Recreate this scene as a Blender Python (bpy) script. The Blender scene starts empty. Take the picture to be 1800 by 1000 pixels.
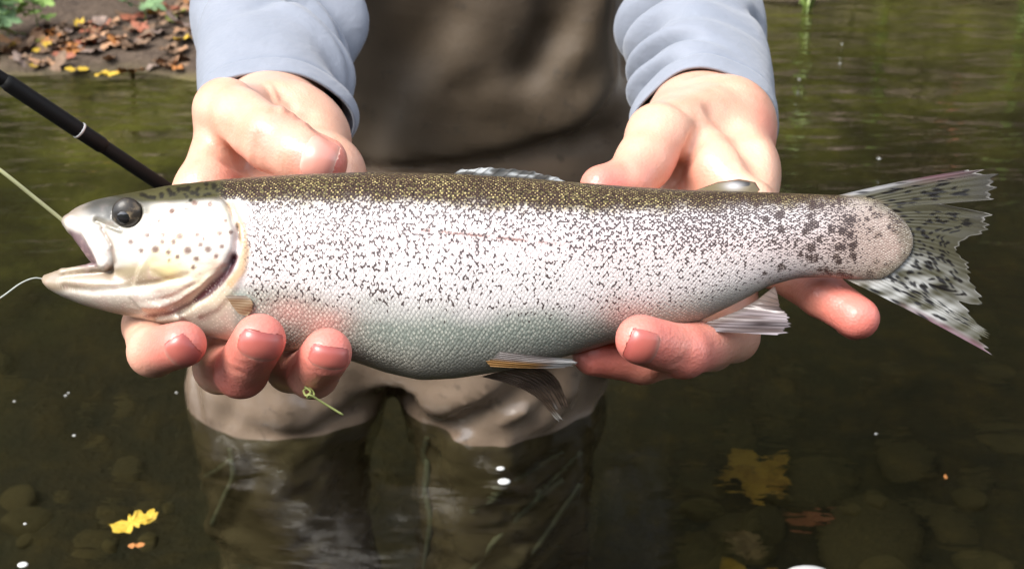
import bpy, bmesh, math, random
import numpy as np
from mathutils import Vector, Matrix

random.seed(7)
RNG = np.random.default_rng(7)
sc = bpy.context.scene
col = sc.collection

# ------------------------------------------------------------------ camera
FPX = 2120.0                      # focal length in pixels of the 1800 px wide photograph
PITCH = math.radians(25.0)
CAMH = 0.548
cam_d = bpy.data.cameras.new('camera')
cam = bpy.data.objects.new('camera', cam_d)
col.objects.link(cam)
cam.location = (0, 0, CAMH)
cam.rotation_euler = (math.pi / 2 - PITCH, 0, 0)
cam_d.sensor_width = 36.0
cam_d.lens = 36.0 * FPX / 1800.0
cam_d.clip_start = 0.02
cam_d.clip_end = 400
cam_d.dof.use_dof = True
cam_d.dof.focus_distance = 0.405
cam_d.dof.aperture_fstop = 27.0
sc.camera = cam

# ------------------------------------------------------------------ sky, sun, exposure
SUN = Vector((-0.56, -0.36, 0.80)).normalized()     # direction towards the sun
world = bpy.data.worlds.new('World')
sc.world = world
world.use_nodes = True
wn = world.node_tree.nodes
wl = world.node_tree.links
bg = wn['Background']
sky = wn.new('ShaderNodeTexSky')
sky.sky_type = 'NISHITA'
sky.sun_disc = False
sky.sun_elevation = math.asin(SUN.z)
sky.sun_rotation = math.atan2(SUN.x, SUN.y)
hs = wn.new('ShaderNodeHueSaturation')          # a bright hazy, nearly white sky
hs.inputs['Saturation'].default_value = 0.35
wl.new(sky.outputs[0], hs.inputs['Color'])
wl.new(hs.outputs[0], bg.inputs[0])
bg.inputs[1].default_value = 0.15
sun_d = bpy.data.lights.new('sun', 'SUN')
sun_d.energy = 1.5
sun_d.angle = math.radians(28.0)
sun_d.color = (1.0, 0.95, 0.87)
sun = bpy.data.objects.new('sun', sun_d)
col.objects.link(sun)
sun.location = SUN * 20
sun.rotation_euler = (-SUN).to_track_quat('-Z', 'Y').to_euler()
sc.view_settings.view_transform = 'Standard'
sc.view_settings.look = 'None'
sc.view_settings.exposure = 1.92
sc.view_settings.gamma = 1.0
sc.render.engine = 'CYCLES'
sc.cycles.use_denoising = True
sc.cycles.max_bounces = 10
sc.cycles.transparent_max_bounces = 12
sc.cycles.sample_clamp_indirect = 4.0
sc.cycles.caustics_reflective = False
sc.cycles.caustics_refractive = False

# ------------------------------------------------------------------ helpers
CP, SP = math.cos(PITCH), math.sin(PITCH)
RIGHT = np.array([1.0, 0, 0]); UPV = np.array([0, SP, CP]); FWD = np.array([0, CP, -SP])
ORG = np.array([0, 0, CAMH])

def c2w(a):
    """camera frame in mm (right, up, depth) -> world metres"""
    a = np.asarray(a, float) * 0.001
    return ORG + a[..., 0:1] * RIGHT + a[..., 1:2] * UPV + a[..., 2:3] * FWD

def L(px, py, d):
    """pixel of the photograph at depth d (mm) -> camera frame mm"""
    return np.array([(px - 900) / FPX * d, (500 - py) / FPX * d, d], float)

def W(px, py, d):
    return c2w(L(px, py, d))

def on_plane(px, py, z):
    """pixel -> the point of the horizontal plane at height z"""
    r = FWD + (px - 900) / FPX * RIGHT + (500 - py) / FPX * UPV
    t = (z - CAMH) / r[2]
    return ORG + r * t

def tag(o, label=None, cat=None, group=None, kind=None):
    if label: o['label'] = label
    if cat: o['category'] = cat
    if group: o['group'] = group
    if kind: o['kind'] = kind
    return o

def empty(name, loc=(0, 0, 0)):
    o = bpy.data.objects.new(name, None)
    o.empty_display_size = 0.02
    o.location = loc
    col.objects.link(o)
    return o

def mesh_np(name, V, F, mat=None, parent=None, attrs=None, smooth=True, F3=None):
    """numpy verts + quads (and tris) -> linked object; attrs: name -> (n,3|4) colour or (n,) float"""
    V = np.asarray(V, np.float32)
    me = bpy.data.meshes.new(name)
    F = np.asarray(F, np.int32).reshape(-1, 4) if F is not None and len(F) else np.zeros((0, 4), np.int32)
    F3 = np.asarray(F3, np.int32).reshape(-1, 3) if F3 is not None and len(F3) else np.zeros((0, 3), np.int32)
    loops = np.concatenate([F.ravel(), F3.ravel()])
    tot = np.concatenate([np.full(len(F), 4, np.int32), np.full(len(F3), 3, np.int32)])
    st = np.concatenate([[0], np.cumsum(tot)[:-1]]).astype(np.int32) if len(tot) else np.zeros(0, np.int32)
    me.vertices.add(len(V)); me.vertices.foreach_set('co', V.ravel())
    me.loops.add(len(loops)); me.loops.foreach_set('vertex_index', loops)
    me.polygons.add(len(tot)); me.polygons.foreach_set('loop_start', st); me.polygons.foreach_set('loop_total', tot)
    me.polygons.foreach_set('use_smooth', np.full(len(tot), smooth))
    me.update(calc_edges=True)
    for k, a in (attrs or {}).items():
        a = np.asarray(a, np.float32)
        if a.ndim == 1:
            at = me.attributes.new(k, 'FLOAT', 'POINT'); at.data.foreach_set('value', a)
        elif a.shape[1] == 3:
            at = me.attributes.new(k, 'FLOAT_VECTOR', 'POINT'); at.data.foreach_set('vector', a.ravel())
    if mat: me.materials.append(mat)
    o = bpy.data.objects.new(name, me)
    col.objects.link(o)
    if parent is not None:
        o.parent = parent
        bpy.context.view_layer.update()
        o.matrix_parent_inverse = parent.matrix_world.inverted()
    return o

# ---- signed distance fields on a grid and surface nets
class Grid:
    def __init__(s, lo, hi, h):
        s.lo = np.asarray(lo, np.float32); s.h = h
        n = np.ceil((np.asarray(hi) - np.asarray(lo)) / h).astype(int) + 1
        s.n = n
        s.x = (s.lo[0] + h * np.arange(n[0], dtype=np.float32))[:, None, None]
        s.y = (s.lo[1] + h * np.arange(n[1], dtype=np.float32))[None, :, None]
        s.z = (s.lo[2] + h * np.arange(n[2], dtype=np.float32))[None, None, :]

def seg_t(g, a, b):
    ab = b - a; L2 = float(ab @ ab) + 1e-9
    t = ((g.x - a[0]) * ab[0] + (g.y - a[1]) * ab[1] + (g.z - a[2]) * ab[2]) / L2
    return np.clip(t, 0, 1)

def cone(g, a, ra, b, rb):
    a = np.asarray(a, np.float32); b = np.asarray(b, np.float32)
    t = seg_t(g, a, b)
    dx = g.x - (a[0] + t * (b[0] - a[0])); dy = g.y - (a[1] + t * (b[1] - a[1])); dz = g.z - (a[2] + t * (b[2] - a[2]))
    return np.sqrt(dx * dx + dy * dy + dz * dz) - (ra + t * (rb - ra))

def segdist(g, a, b):
    return cone(g, a, 0, b, 0)

def ell(g, c, r, R=None):
    """ellipsoid, R rows are its axes"""
    dx = g.x - c[0]; dy = g.y - c[1]; dz = g.z - c[2]
    if R is None: R = np.eye(3)
    q = [(dx * R[i][0] + dy * R[i][1] + dz * R[i][2]) / r[i] for i in range(3)]
    k0 = np.sqrt(q[0] ** 2 + q[1] ** 2 + q[2] ** 2)
    k1 = np.sqrt((q[0] / r[0]) ** 2 + (q[1] / r[1]) ** 2 + (q[2] / r[2]) ** 2) + 1e-6
    return k0 * (k0 - 1) / k1

def dent(D, g, a, b, r, amt):
    """press a groove (or ridge) along a segment, only where it reaches"""
    lo = np.minimum(a, b) - 3 * r; hi = np.maximum(a, b) + 3 * r
    i0 = np.clip(np.floor((lo - g.lo) / g.h).astype(int), 0, np.array(D.shape) - 1)
    i1 = np.clip(np.ceil((hi - g.lo) / g.h).astype(int) + 1, 1, np.array(D.shape))
    if (i1 <= i0).any(): return
    sub = Grid.__new__(Grid)
    sub.x = g.x[i0[0]:i1[0]]; sub.y = g.y[:, i0[1]:i1[1]]; sub.z = g.z[:, :, i0[2]:i1[2]]
    D[i0[0]:i1[0], i0[1]:i1[1], i0[2]:i1[2]] += amt * np.exp(-(segdist(sub, a, b) / r) ** 2)

def smin(a, b, k):
    h = np.clip(0.5 + 0.5 * (b - a) / k, 0, 1)
    return b + (a - b) * h - k * h * (1 - h)

def chain(g, pts, k):
    d = None
    for (a, ra), (b, rb) in zip(pts[:-1], pts[1:]):
        c = cone(g, a, ra, b, rb)
        d = c if d is None else smin(d, c, k)
    return d

def surface_nets(D, g, smooth=1):
    s = D < 0
    nx, ny, nz = D.shape
    corner = [(i, j, k) for i in (0, 1) for j in (0, 1) for k in (0, 1)]
    cnt = np.zeros((nx - 1, ny - 1, nz - 1), np.int8)
    for (i, j, k) in corner:
        cnt += s[i:nx - 1 + i, j:ny - 1 + j, k:nz - 1 + k]
    act = np.argwhere((cnt > 0) & (cnt < 8))
    idx = np.full(cnt.shape, -1, np.int32)
    idx[act[:, 0], act[:, 1], act[:, 2]] = np.arange(len(act))
    vals = np.stack([D[act[:, 0] + i, act[:, 1] + j, act[:, 2] + k] for (i, j, k) in corner], 1)
    P = np.zeros((len(act), 3)); n = np.zeros(len(act))
    for a in range(8):
        for b in range(a + 1, 8):
            ca, cb = np.array(corner[a]), np.array(corner[b])
            if np.abs(ca - cb).sum() != 1: continue
            va, vb = vals[:, a], vals[:, b]
            m = (va < 0) != (vb < 0)
            t = np.where(m, va / np.where(m, va - vb, 1), 0)
            P += m[:, None] * (ca + t[:, None] * (cb - ca)); n += m
    P = P / n[:, None] + act
    V = g.lo + P * g.h
    quads = []
    for ax in range(3):
        sl0 = [slice(None)] * 3; sl1 = [slice(None)] * 3
        sl0[ax] = slice(0, -1); sl1[ax] = slice(1, None)
        ch = s[tuple(sl0)] != s[tuple(sl1)]
        e = np.argwhere(ch)
        o1, o2 = (ax + 1) % 3, (ax + 2) % 3
        lim = np.array(cnt.shape)
        ok = (e[:, o1] > 0) & (e[:, o2] > 0) & (e[:, o1] < lim[o1]) & (e[:, o2] < lim[o2]) & (e[:, ax] < lim[ax])
        e = e[ok]
        inside_first = s[e[:, 0], e[:, 1], e[:, 2]]
        def cell(d1, d2):
            c = e.copy(); c[:, o1] += d1; c[:, o2] += d2
            return idx[c[:, 0], c[:, 1], c[:, 2]]
        q = np.stack([cell(-1, -1), cell(0, -1), cell(0, 0), cell(-1, 0)], 1)
        q[~inside_first] = q[~inside_first][:, ::-1]
        quads.append(q)
    Q = np.concatenate(quads)
    Q = Q[(Q >= 0).all(1)]
    for _ in range(smooth):
        S = np.zeros_like(V); c = np.zeros(len(V))
        for a, b in ((0, 1), (1, 2), (2, 3), (3, 0)):
            np.add.at(S, Q[:, a], V[Q[:, b]]); np.add.at(S, Q[:, b], V[Q[:, a]])
            np.add.at(c, Q[:, a], 1); np.add.at(c, Q[:, b], 1)
        V = V * 0.5 + 0.5 * S / np.maximum(c, 1)[:, None]
    return V, Q

def vnormals(V, Q):
    n = np.cross(V[Q[:, 2]] - V[Q[:, 0]], V[Q[:, 3]] - V[Q[:, 1]])
    N = np.zeros_like(V)
    for i in range(4): np.add.at(N, Q[:, i], n)
    return N / (np.linalg.norm(N, axis=1)[:, None] + 1e-12)

def ss(a, b, x):
    t = np.clip((x - a) / (b - a), 0, 1)
    return t * t * (3 - 2 * t)

def polydist(X, Y, pts):
    """distance to a polyline in the plane"""
    d = None
    for (x0, y0), (x1, y1) in zip(pts[:-1], pts[1:]):
        ax, ay = x1 - x0, y1 - y0
        t = np.clip(((X - x0) * ax + (Y - y0) * ay) / (ax * ax + ay * ay + 1e-9), 0, 1)
        e = (X - x0 - t * ax) ** 2 + (Y - y0 - t * ay) ** 2
        d = e if d is None else np.minimum(d, e)
    return np.sqrt(d)

def inpoly(X, Y, pts):
    r = np.zeros(np.broadcast(X, Y).shape, bool)
    for (x0, y0), (x1, y1) in zip(pts, pts[1:] + pts[:1]):
        if y0 == y1: continue
        c = ((Y < y0) != (Y < y1)) & (X < (x1 - x0) * (Y - y0) / (y1 - y0) + x0)
        r ^= c
    return r

def fsd(X, Y, pts):
    d = polydist(X, Y, pts + pts[:1])
    return np.where(inpoly(X, Y, pts), -d, d)

def smooth_curve(pts, n):
    """Catmull-Rom through points"""
    P = [np.asarray(p, float) for p in pts]
    P = [2 * P[0] - P[1]] + P + [2 * P[-1] - P[-2]]
    out = []
    m = len(P) - 3
    for i in range(n):
        t = i / (n - 1) * m; k = min(int(t), m - 1); t -= k
        a, b, c, d = P[k:k + 4]
        out.append(0.5 * (2 * b + (c - a) * t + (2 * a - 5 * b + 4 * c - d) * t * t + (3 * b - a - 3 * c + d) * t ** 3))
    return np.array(out)

def tube(name, pts, radii, mat, parent=None, seg=10, n=None):
    if n: 
        pr = np.column_stack([np.asarray(pts, float), np.broadcast_to(radii, len(pts))])
        pr = smooth_curve(pr, n); pts, radii = pr[:, :3], pr[:, 3]
    pts = np.asarray(pts, float); radii = np.broadcast_to(radii, len(pts))
    T = np.gradient(pts, axis=0); T /= np.linalg.norm(T, axis=1)[:, None] + 1e-12
    ref = np.array([0.3, 0.2, 1.0]); V = []
    for p, t, r in zip(pts, T, radii):
        a = np.cross(t, ref); a /= np.linalg.norm(a) + 1e-12; b = np.cross(t, a)
        for k in range(seg):
            w = 2 * math.pi * k / seg
            V.append(p + r * (math.cos(w) * a + math.sin(w) * b))
    F = []
    for i in range(len(pts) - 1):
        for k in range(seg):
            F.append((i * seg + k, i * seg + (k + 1) % seg, (i + 1) * seg + (k + 1) % seg, (i + 1) * seg + k))
    m = len(V); V += [pts[0], pts[-1]]
    T3 = [(m, (k + 1) % seg, k) for k in range(seg)] + [(m + 1, (len(pts) - 1) * seg + k, (len(pts) - 1) * seg + (k + 1) % seg) for k in range(seg)]
    return mesh_np(name, V, F, mat, parent, F3=T3)

# ------------------------------------------------------------------ materials
class M:
    """small node-tree helper"""
    def __init__(s, name):
        s.m = bpy.data.materials.new(name); s.m.use_nodes = True
        s.t = s.m.node_tree; s.n = s.t.nodes; s.l = s.t.links
        s.b = s.n['Principled BSDF']; s.out = s.n['Material Output']
    def node(s, typ, **kw):
        nd = s.n.new('ShaderNode' + typ)
        for k, v in kw.items(): setattr(nd, k, v)
        return nd
    def set(s, **kw):
        for k, v in kw.items():
            k = k.replace('_', ' ').title().replace('Ior', 'IOR')
            i = s.b.inputs.get(k)
            if isinstance(v, bpy.types.NodeSocket): s.l.new(v, i)
            elif hasattr(v, '__len__') and len(v) == 3 and i.type == 'RGBA': i.default_value = (*v, 1)
            else: i.default_value = v
        return s
    def val(s, a, sock):
        if isinstance(a, bpy.types.NodeSocket): s.l.new(a, sock)
        else: sock.default_value = (*a, 1) if (hasattr(a, '__len__') and len(a) == 3 and sock.type == 'RGBA') else a
    def math(s, op, a, b=0.0, c=0.0, clamp=False):
        nd = s.node('Math', operation=op); nd.use_clamp = clamp
        s.val(a, nd.inputs[0]); s.val(b, nd.inputs[1])
        if op in ('SMOOTH_MIN', 'MULTIPLY_ADD', 'COMPARE'): s.val(c, nd.inputs[2])
        return nd.outputs[0]
    def mix(s, f, a, b, mode='MIX'):
        nd = s.node('Mix', data_type='RGBA', blend_type=mode)
        s.val(f, nd.inputs[0]); s.val(a, nd.inputs[6]); s.val(b, nd.inputs[7])
        return nd.outputs[2]
    def ramp(s, f, stops, interp='LINEAR'):
        nd = s.node('ValToRGB'); r = nd.color_ramp; r.interpolation = interp
        while len(r.elements) < len(stops): r.elements.new(0.5)
        for e, (p, c) in zip(r.elements, stops):
            e.position = p; e.color = (*c, 1) if hasattr(c, '__len__') else (c, c, c, 1)
        s.val(f, nd.inputs[0]); return nd.outputs[0]
    def smooth(s, x, a, b):
        nd = s.node('MapRange', interpolation_type='SMOOTHSTEP')
        s.val(x, nd.inputs[0]); s.val(a, nd.inputs[1]); s.val(b, nd.inputs[2])
        return nd.outputs[0]
    def attr(s, name, vec=False):
        nd = s.node('Attribute', attribute_name=name)
        return nd.outputs['Vector'] if vec else nd.outputs['Fac']
    def acol(s, name):
        return s.node('Attribute', attribute_name=name).outputs['Color']
    def obj(s): return s.node('TexCoord').outputs['Object']
    def pos(s): return s.node('NewGeometry').outputs['Position']
    def noise(s, vec, scale, detail=3, rough=0.55, dist=0.0, out='Fac'):
        nd = s.node('TexNoise'); s.l.new(vec, nd.inputs['Vector'])
        nd.inputs['Scale'].default_value = scale; nd.inputs['Detail'].default_value = detail
        nd.inputs['Roughness'].default_value = rough; nd.inputs['Distortion'].default_value = dist
        return nd.outputs[out]
    def vor(s, vec, scale, feature='F1', rnd=1.0, dim='3D', out='Distance'):
        nd = s.node('TexVoronoi', feature=feature, voronoi_dimensions=dim)
        s.l.new(vec, nd.inputs['Vector']); nd.inputs['Scale'].default_value = scale
        nd.inputs['Randomness'].default_value = rnd
        return nd.outputs[out]
    def map(s, vec, scale=(1, 1, 1), rot=(0, 0, 0), loc=(0, 0, 0)):
        nd = s.node('Mapping'); s.l.new(vec, nd.inputs[0])
        nd.inputs['Scale'].default_value = scale; nd.inputs['Rotation'].default_value = rot; nd.inputs['Location'].default_value = loc
        return nd.outputs[0]
    def bump(s, h, strength=0.3, dist=0.001, normal=None):
        nd = s.node('Bump'); nd.inputs['Strength'].default_value = strength; nd.inputs['Distance'].default_value = dist
        s.l.new(h, nd.inputs['Height'])
        if normal is not None: s.l.new(normal, nd.inputs['Normal'])
        return nd.outputs[0]

def simple(name, color, rough=0.5, var=0.25, scale=40, bump=0.0, bscale=None, **kw):
    k = M(name); v = k.obj()
    n = k.noise(v, scale, 4)
    f = k.ramp(n, [(0.3, 1 - var), (0.7, 1 + var)])
    k.set(base_color=k.mix(1.0, color, f, 'MULTIPLY'), roughness=rough, **kw)
    if bump: k.set(normal=k.bump(k.noise(v, bscale or scale * 2, 5), bump, 0.01))
    return k.m

# ------------------------------------------------------------------ the setting: ground, water
def shore_y(x):
    """far waterline, from the photograph: about 2.05 m off on the left, 2.6 m on the right"""
    x = np.asarray(x, float)
    return 2.06 + 0.56 * ss(-0.55, 0.55, x) + 0.035 * np.sin(7 * x + 1) + 0.02 * np.sin(17 * x) + 0.05 * np.sin(2.3 * x)

def vnoise(x, y, seed=0):
    """cheap smooth value noise on the plane"""
    r = np.random.default_rng(seed); T = r.random((64, 64))
    xi = np.floor(x).astype(int); yi = np.floor(y).astype(int)
    fx = x - xi; fy = y - yi; fx = fx * fx * (3 - 2 * fx); fy = fy * fy * (3 - 2 * fy)
    a = T[xi % 64, yi % 64]; b = T[(xi + 1) % 64, yi % 64]; c = T[xi % 64, (yi + 1) % 64]; d = T[(xi + 1) % 64, (yi + 1) % 64]
    return a + (b - a) * fx + (c - a) * fy + (a - b - c + d) * fx * fy - 0.5

def ground_z(x, y):
    x = np.asarray(x, float); y = np.asarray(y, float)
    s = y - shore_y(x)
    bed = -0.36 + 0.03 * vnoise(x * 3, y * 3, 1) * 2 + 0.015 * vnoise(x * 9, y * 9, 2) * 2
    bank = np.where(s > 0, 0.20 * s + 0.10 * s * ss(0.5, 3, s) , 0.0)
    bank = np.minimum(bank, 1.0) + np.minimum(1.5 * np.maximum(s - 2.6, 0), 30) + 0.025 * vnoise(x * 6, y * 6, 3) * ss(-0.05, 0.1, s) + 0.012 * vnoise(x * 17, y * 17, 4) * ss(-0.05, 0.1, s)  # steep unseen slope added so the water mirrors it instead of sky
    z = bed + (bank - bed) * ss(-0.75, 0.02, s) ** 1.5
    near = ss(-3.0, -4.5, y)            # the bank behind the photographer; its slope is added to block low light
    return z * (1 - near) + near * (0.25 + 0.1 * vnoise(x * 2, y * 2, 5) + np.minimum(0.8 * np.maximum(-4.5 - y, 0), 20))

def axis(fine_lo, fine_hi, step, far):
    a = list(np.arange(fine_lo, fine_hi + 1e-6, step))
    s = step; v = a[-1]
    while v < far: s *= 1.25; v += s; a.append(v)
    s = step; v = a[0]; b = []
    while v > -far: s *= 1.25; v -= s; b.append(v)
    return np.array(b[::-1] + a)
gx = axis(-1.6, 1.6, 0.02, 120); gy = axis(0.3, 3.6, 0.02, 120)
GX, GY = np.meshgrid(gx, gy, indexing='ij')
GZ = ground_z(GX, GY)
def grid_faces(nx, ny):
    i = np.arange(nx - 1)[:, None] * ny + np.arange(ny - 1)[None, :]
    return np.stack([i, i + ny, i + ny + 1, i + 1], -1).reshape(-1, 4)
k = M('ground')
p = k.pos()
sep = k.node('SeparateXYZ'); k.l.new(p, sep.inputs[0]); zz = sep.outputs[2]
n1 = k.noise(p, 22, 6, 0.7); n2 = k.noise(p, 90, 4, 0.6); n3 = k.noise(p, 3.0, 3)
soil = k.ramp(n1, [(0.25, (0.022, 0.013, 0.008)), (0.5, (0.062, 0.040, 0.025)), (0.75, (0.11, 0.075, 0.05))])
soil = k.mix(k.ramp(n2, [(0.45, 0.0), (0.75, 0.6)]), soil, (0.13, 0.092, 0.065))
silt = k.ramp(n1, [(0.3, (0.006, 0.0035, 0.0013)), (0.52, (0.024, 0.0135, 0.0045)), (0.72, (0.07, 0.041, 0.012))])
silt = k.mix(k.ramp(n3, [(0.45, 0.0), (0.65, 0.4)]), silt, (0.03, 0.027, 0.008))
algae_glow = k.ramp(k.noise(k.map(p, (1, 2.2, 1)), 7, 5, 0.6), [(0.3, (0.030, 0.022, 0.007)), (0.5, (0.125, 0.108, 0.024)), (0.7, (0.30, 0.265, 0.06))])    # green weed in the shallows, brightened to stand for scattered and mirrored light
silt = k.mix(k.math('MULTIPLY', k.smooth(zz, -0.31, -0.14), 0.95), silt, algae_glow)
wood = k.ramp(k.noise(p, 0.9, 5, 0.7), [(0.35, (0.012, 0.018, 0.004)), (0.55, (0.035, 0.045, 0.009)), (0.7, (0.065, 0.05, 0.014))])   # leafy undergrowth of the added, unseen slopes
soil = k.mix(k.smooth(zz, 0.75, 1.6), soil, wood)
k.set(base_color=k.mix(k.smooth(zz, -0.02, 0.015), silt, soil), roughness=0.85)
k.set(normal=k.bump(n1, 0.8, 0.02, k.bump(n2, 0.5, 0.006)))
ground = mesh_np('ground', np.stack([GX, GY, GZ], -1).reshape(-1, 3), grid_faces(len(gx), len(gy)), k.m)
tag(ground, kind='structure')

# water: a thin clear brown-green sheet that mirrors at grazing angles
k = M('water')
k.n.remove(k.b)
p = k.pos()
w1 = k.noise(k.map(p, (5, 13, 1), (0, 0, 0.12)), 1.0, 3, 0.5, 0.4)
w2 = k.noise(k.map(p, (17, 42, 1), (0, 0, -0.1)), 1.0, 3, 0.55, 0.3)
w3 = k.noise(k.map(p, (1.6, 3.0, 1)), 1.0, 2)
h = k.math('ADD', k.math('MULTIPLY', w1, 1.0), k.math('MULTIPLY', w2, 0.30))
sp = k.node('SeparateXYZ'); k.l.new(p, sp.inputs[0])
calm = k.math('ADD', 0.16, k.math('MULTIPLY', k.smooth(sp.outputs[1], 1.0, 1.75), 0.84))       # slack water in front of the angler, riffled towards the bank
h = k.math('MULTIPLY', h, k.math('MULTIPLY', calm, k.math('ADD', 0.35, w3)))
bn = k.bump(h, 1.0, 0.027)
tr = k.node('BsdfTransparent'); tr.inputs[0].default_value = (0.79, 0.84, 0.69, 1)
rf = k.node('BsdfRefraction'); rf.inputs['Color'].default_value = (0.79, 0.84, 0.69, 1); rf.inputs['Roughness'].default_value = 0.02; rf.inputs['IOR'].default_value = 1.33; k.l.new(bn, rf.inputs['Normal'])
body_mix = k.node('MixShader'); body_mix.inputs[0].default_value = 0.42; k.l.new(tr.outputs[0], body_mix.inputs[1]); k.l.new(rf.outputs[0], body_mix.inputs[2])
gl = k.node('BsdfGlossy'); gl.inputs['Roughness'].default_value = 0.03; k.l.new(bn, gl.inputs['Normal'])
fr = k.node('Fresnel'); fr.inputs[0].default_value = 1.33; k.l.new(bn, fr.inputs['Normal'])
mx = k.node('MixShader'); k.l.new(fr.outputs[0], mx.inputs[0]); k.l.new(body_mix.outputs[0], mx.inputs[1]); k.l.new(gl.outputs[0], mx.inputs[2])
k.l.new(mx.outputs[0], k.out.inputs[0])
wx = axis(-1.6, 1.6, 0.04, 110); wy = axis(0.3, 3.0, 0.04, 110)
wy = wy[(wy > -8) & (wy < 6)]
WX, WY = np.meshgrid(wx, wy, indexing='ij')
water = mesh_np('water', np.stack([WX, WY, 0 * WX], -1).reshape(-1, 3), grid_faces(len(wx), len(wy)), k.m)
tag(water, kind='structure')

# ------------------------------------------------------------------ trees and shrubs on the bank (they stand above the frame, the water mirrors them)
def leaf_mat(name, c1, c2):
    k = M(name); p = k.pos()
    n = k.noise(p, 2.2, 2); n2 = k.node('ObjectInfo').outputs['Random']
    c = k.mix(k.ramp(n, [(0.35, 0), (0.65, 1)]), c1, c2)
    k.set(base_color=c, roughness=0.5, transmission_weight=0.0)
    tl = k.node('BsdfTranslucent'); k.l.new(c, tl.inputs[0])
    ms = k.node('MixShader'); ms.inputs[0].default_value = 0.3
    k.l.new(k.b.outputs[0], ms.inputs[1]); k.l.new(tl.outputs[0], ms.inputs[2]); k.l.new(ms.outputs[0], k.out.inputs[0])
    return k.m
bark = simple('bark', (0.10, 0.075, 0.055), 0.9, 0.5, 12, 0.6, 20)
crown_mats = [leaf_mat('tree_leaves_green', (0.075, 0.125, 0.018), (0.13, 0.17, 0.03)),
              leaf_mat('tree_leaves_olive', (0.11, 0.115, 0.02), (0.17, 0.15, 0.032)),
              leaf_mat('tree_leaves_dark', (0.045, 0.075, 0.014), (0.085, 0.11, 0.022))]
def leaf_cloud(centers, radii, n, size, rng):
    w = np.array([r[0] * r[1] * r[2] for r in radii]) ** 0.67
    pick = rng.choice(len(centers), n, p=w / w.sum())
    d = rng.normal(size=(n, 3)); d /= np.linalg.norm(d, axis=1)[:, None]
    rr = rng.random(n) ** 0.4
    P = np.array(centers)[pick] + d * rr[:, None] * np.array(radii)[pick]
    a = rng.normal(size=(n, 3)); a /= np.linalg.norm(a, axis=1)[:, None]
    b = np.cross(a, rng.normal(size=(n, 3))); b /= np.linalg.norm(b, axis=1)[:, None]
    s = size * (0.6 + 0.8 * rng.random(n))[:, None]
    V = np.stack([P - a * s, P + b * s * 0.45, P + a * s, P - b * s * 0.45], 1).reshape(-1, 3)
    F = np.arange(4 * n).reshape(-1, 4)
    return V, F
def tree(x, y, hgt, spread, mat, seed, label, nleaf=7000, low=0.7, group='trees on the far bank'):
    r = np.random.default_rng(seed)
    z0 = float(ground_z(x, y))
    root = empty('bank_tree', (x, y, z0))
    tag(root, label, 'tree', group)
    top = np.array([x + r.normal() * 0.2, y + r.normal() * 0.2, z0 + hgt * 0.85])
    tr = tube('trunk', [(x, y, z0 - 0.1), (x + 0.06, y, z0 + hgt * 0.3), (x - 0.03, y + 0.05, z0 + hgt * 0.55), top], [0.11, 0.085, 0.06, 0.02], bark, root, 10, 14)
    cs, rs = [], []
    for i in range(13):
        h0 = z0 + hgt * (0.22 + 0.5 * i / 13)
        a = i * 2.4 + r.random()
        ln = spread * (0.6 + 0.6 * r.random()) * (1.15 - 0.5 * i / 13)
        e = np.array([x + math.cos(a) * ln, y + math.sin(a) * ln, h0 + ln * (0.1 + 0.5 * r.random())])
        s = np.array([x, y, h0])
        tube('limb', [s, (s + e) / 2 + [0, 0, 0.08], e], [0.035, 0.022, 0.008], bark, tr, 6, 6)
        for f in (0.6, 1.0):
            cs.append(s + (e - s) * f + r.normal(size=3) * 0.1); q = spread * (0.28 + 0.2 * r.random()); rs.append((q, q, q * 0.7))
    cs.append(top); rs.append((spread * 0.5,) * 3)
    V, F = leaf_cloud(cs, rs, nleaf, 0.12, r)
    V = V[(V.reshape(-1, 4, 3)[:, :, 2].min(1) > low).repeat(4)]
    mesh_np('crown', V, np.arange(len(V)).reshape(-1, 4), mat, root, smooth=False)
    return root
tree(-2.5, 3.6, 4.6, 1.25, crown_mats[1], 11, 'tree with olive crown rising from the leaf-strewn bank')
tree(-0.9, 4.4, 5.4, 1.35, crown_mats[2], 12, 'tall dark green tree on the bank behind the angler')
tree(0.7, 4.0, 4.2, 1.3, crown_mats[0], 13, 'mid green tree on the bank behind the angler')
tree(2.2, 4.3, 5.0, 1.4, crown_mats[0], 14, 'broad fresh green tree at the water beside the grass tuft')
tree(3.9, 4.0, 4.4, 1.3, crown_mats[1], 15, 'tree with yellowish olive crown at the far end of the bank')
tree(-4.2, 4.4, 5.0, 1.4, crown_mats[2], 16, 'dark tree at the upstream end of the bank')
tree(-1.6, 6.6, 7.5, 1.9, crown_mats[2], 17, 'tallest dark tree in the second row of the bank', 6000)
tree(1.3, 6.8, 7.8, 1.9, crown_mats[1], 18, 'tallest olive tree in the second row of the bank', 6000)

# ------------------------------------------------------------------ the trout (fish frame in mm: right, up, towards camera; mid-plane at depth FD)
FD = 420.0
S = FPX / FD                                   # px per mm on the fish's mid-plane
def fx(px, z=0.0): return (px - 900) / FPX * (FD - z)
def fy(py, z=0.0): return (500 - py) / FPX * (FD - z)
def f2w(a):
    a = np.array(a, float); a[..., 2] = FD - a[..., 2]
    return c2w(a)
def fpts(l, z=0.0): return [(fx(a, z), fy(b, z)) for a, b in l]

def prof(x, pts, isx=True, sig=2.0):
    xs = np.array([fx(p[0]) for p in pts]); ys = np.array([p[1] for p in pts], float)
    xx = np.arange(xs[0] - 12, xs[-1] + 12, 0.5)
    yy = np.interp(xx, xs, ys)
    kx = np.arange(-12, 12.5, 0.5); kern = np.exp(-(kx / sig) ** 2); kern /= kern.sum()
    pad = np.pad(yy, len(kx) // 2, mode='edge')
    return np.interp(x, xx, np.convolve(pad, kern, 'valid'))

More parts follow.
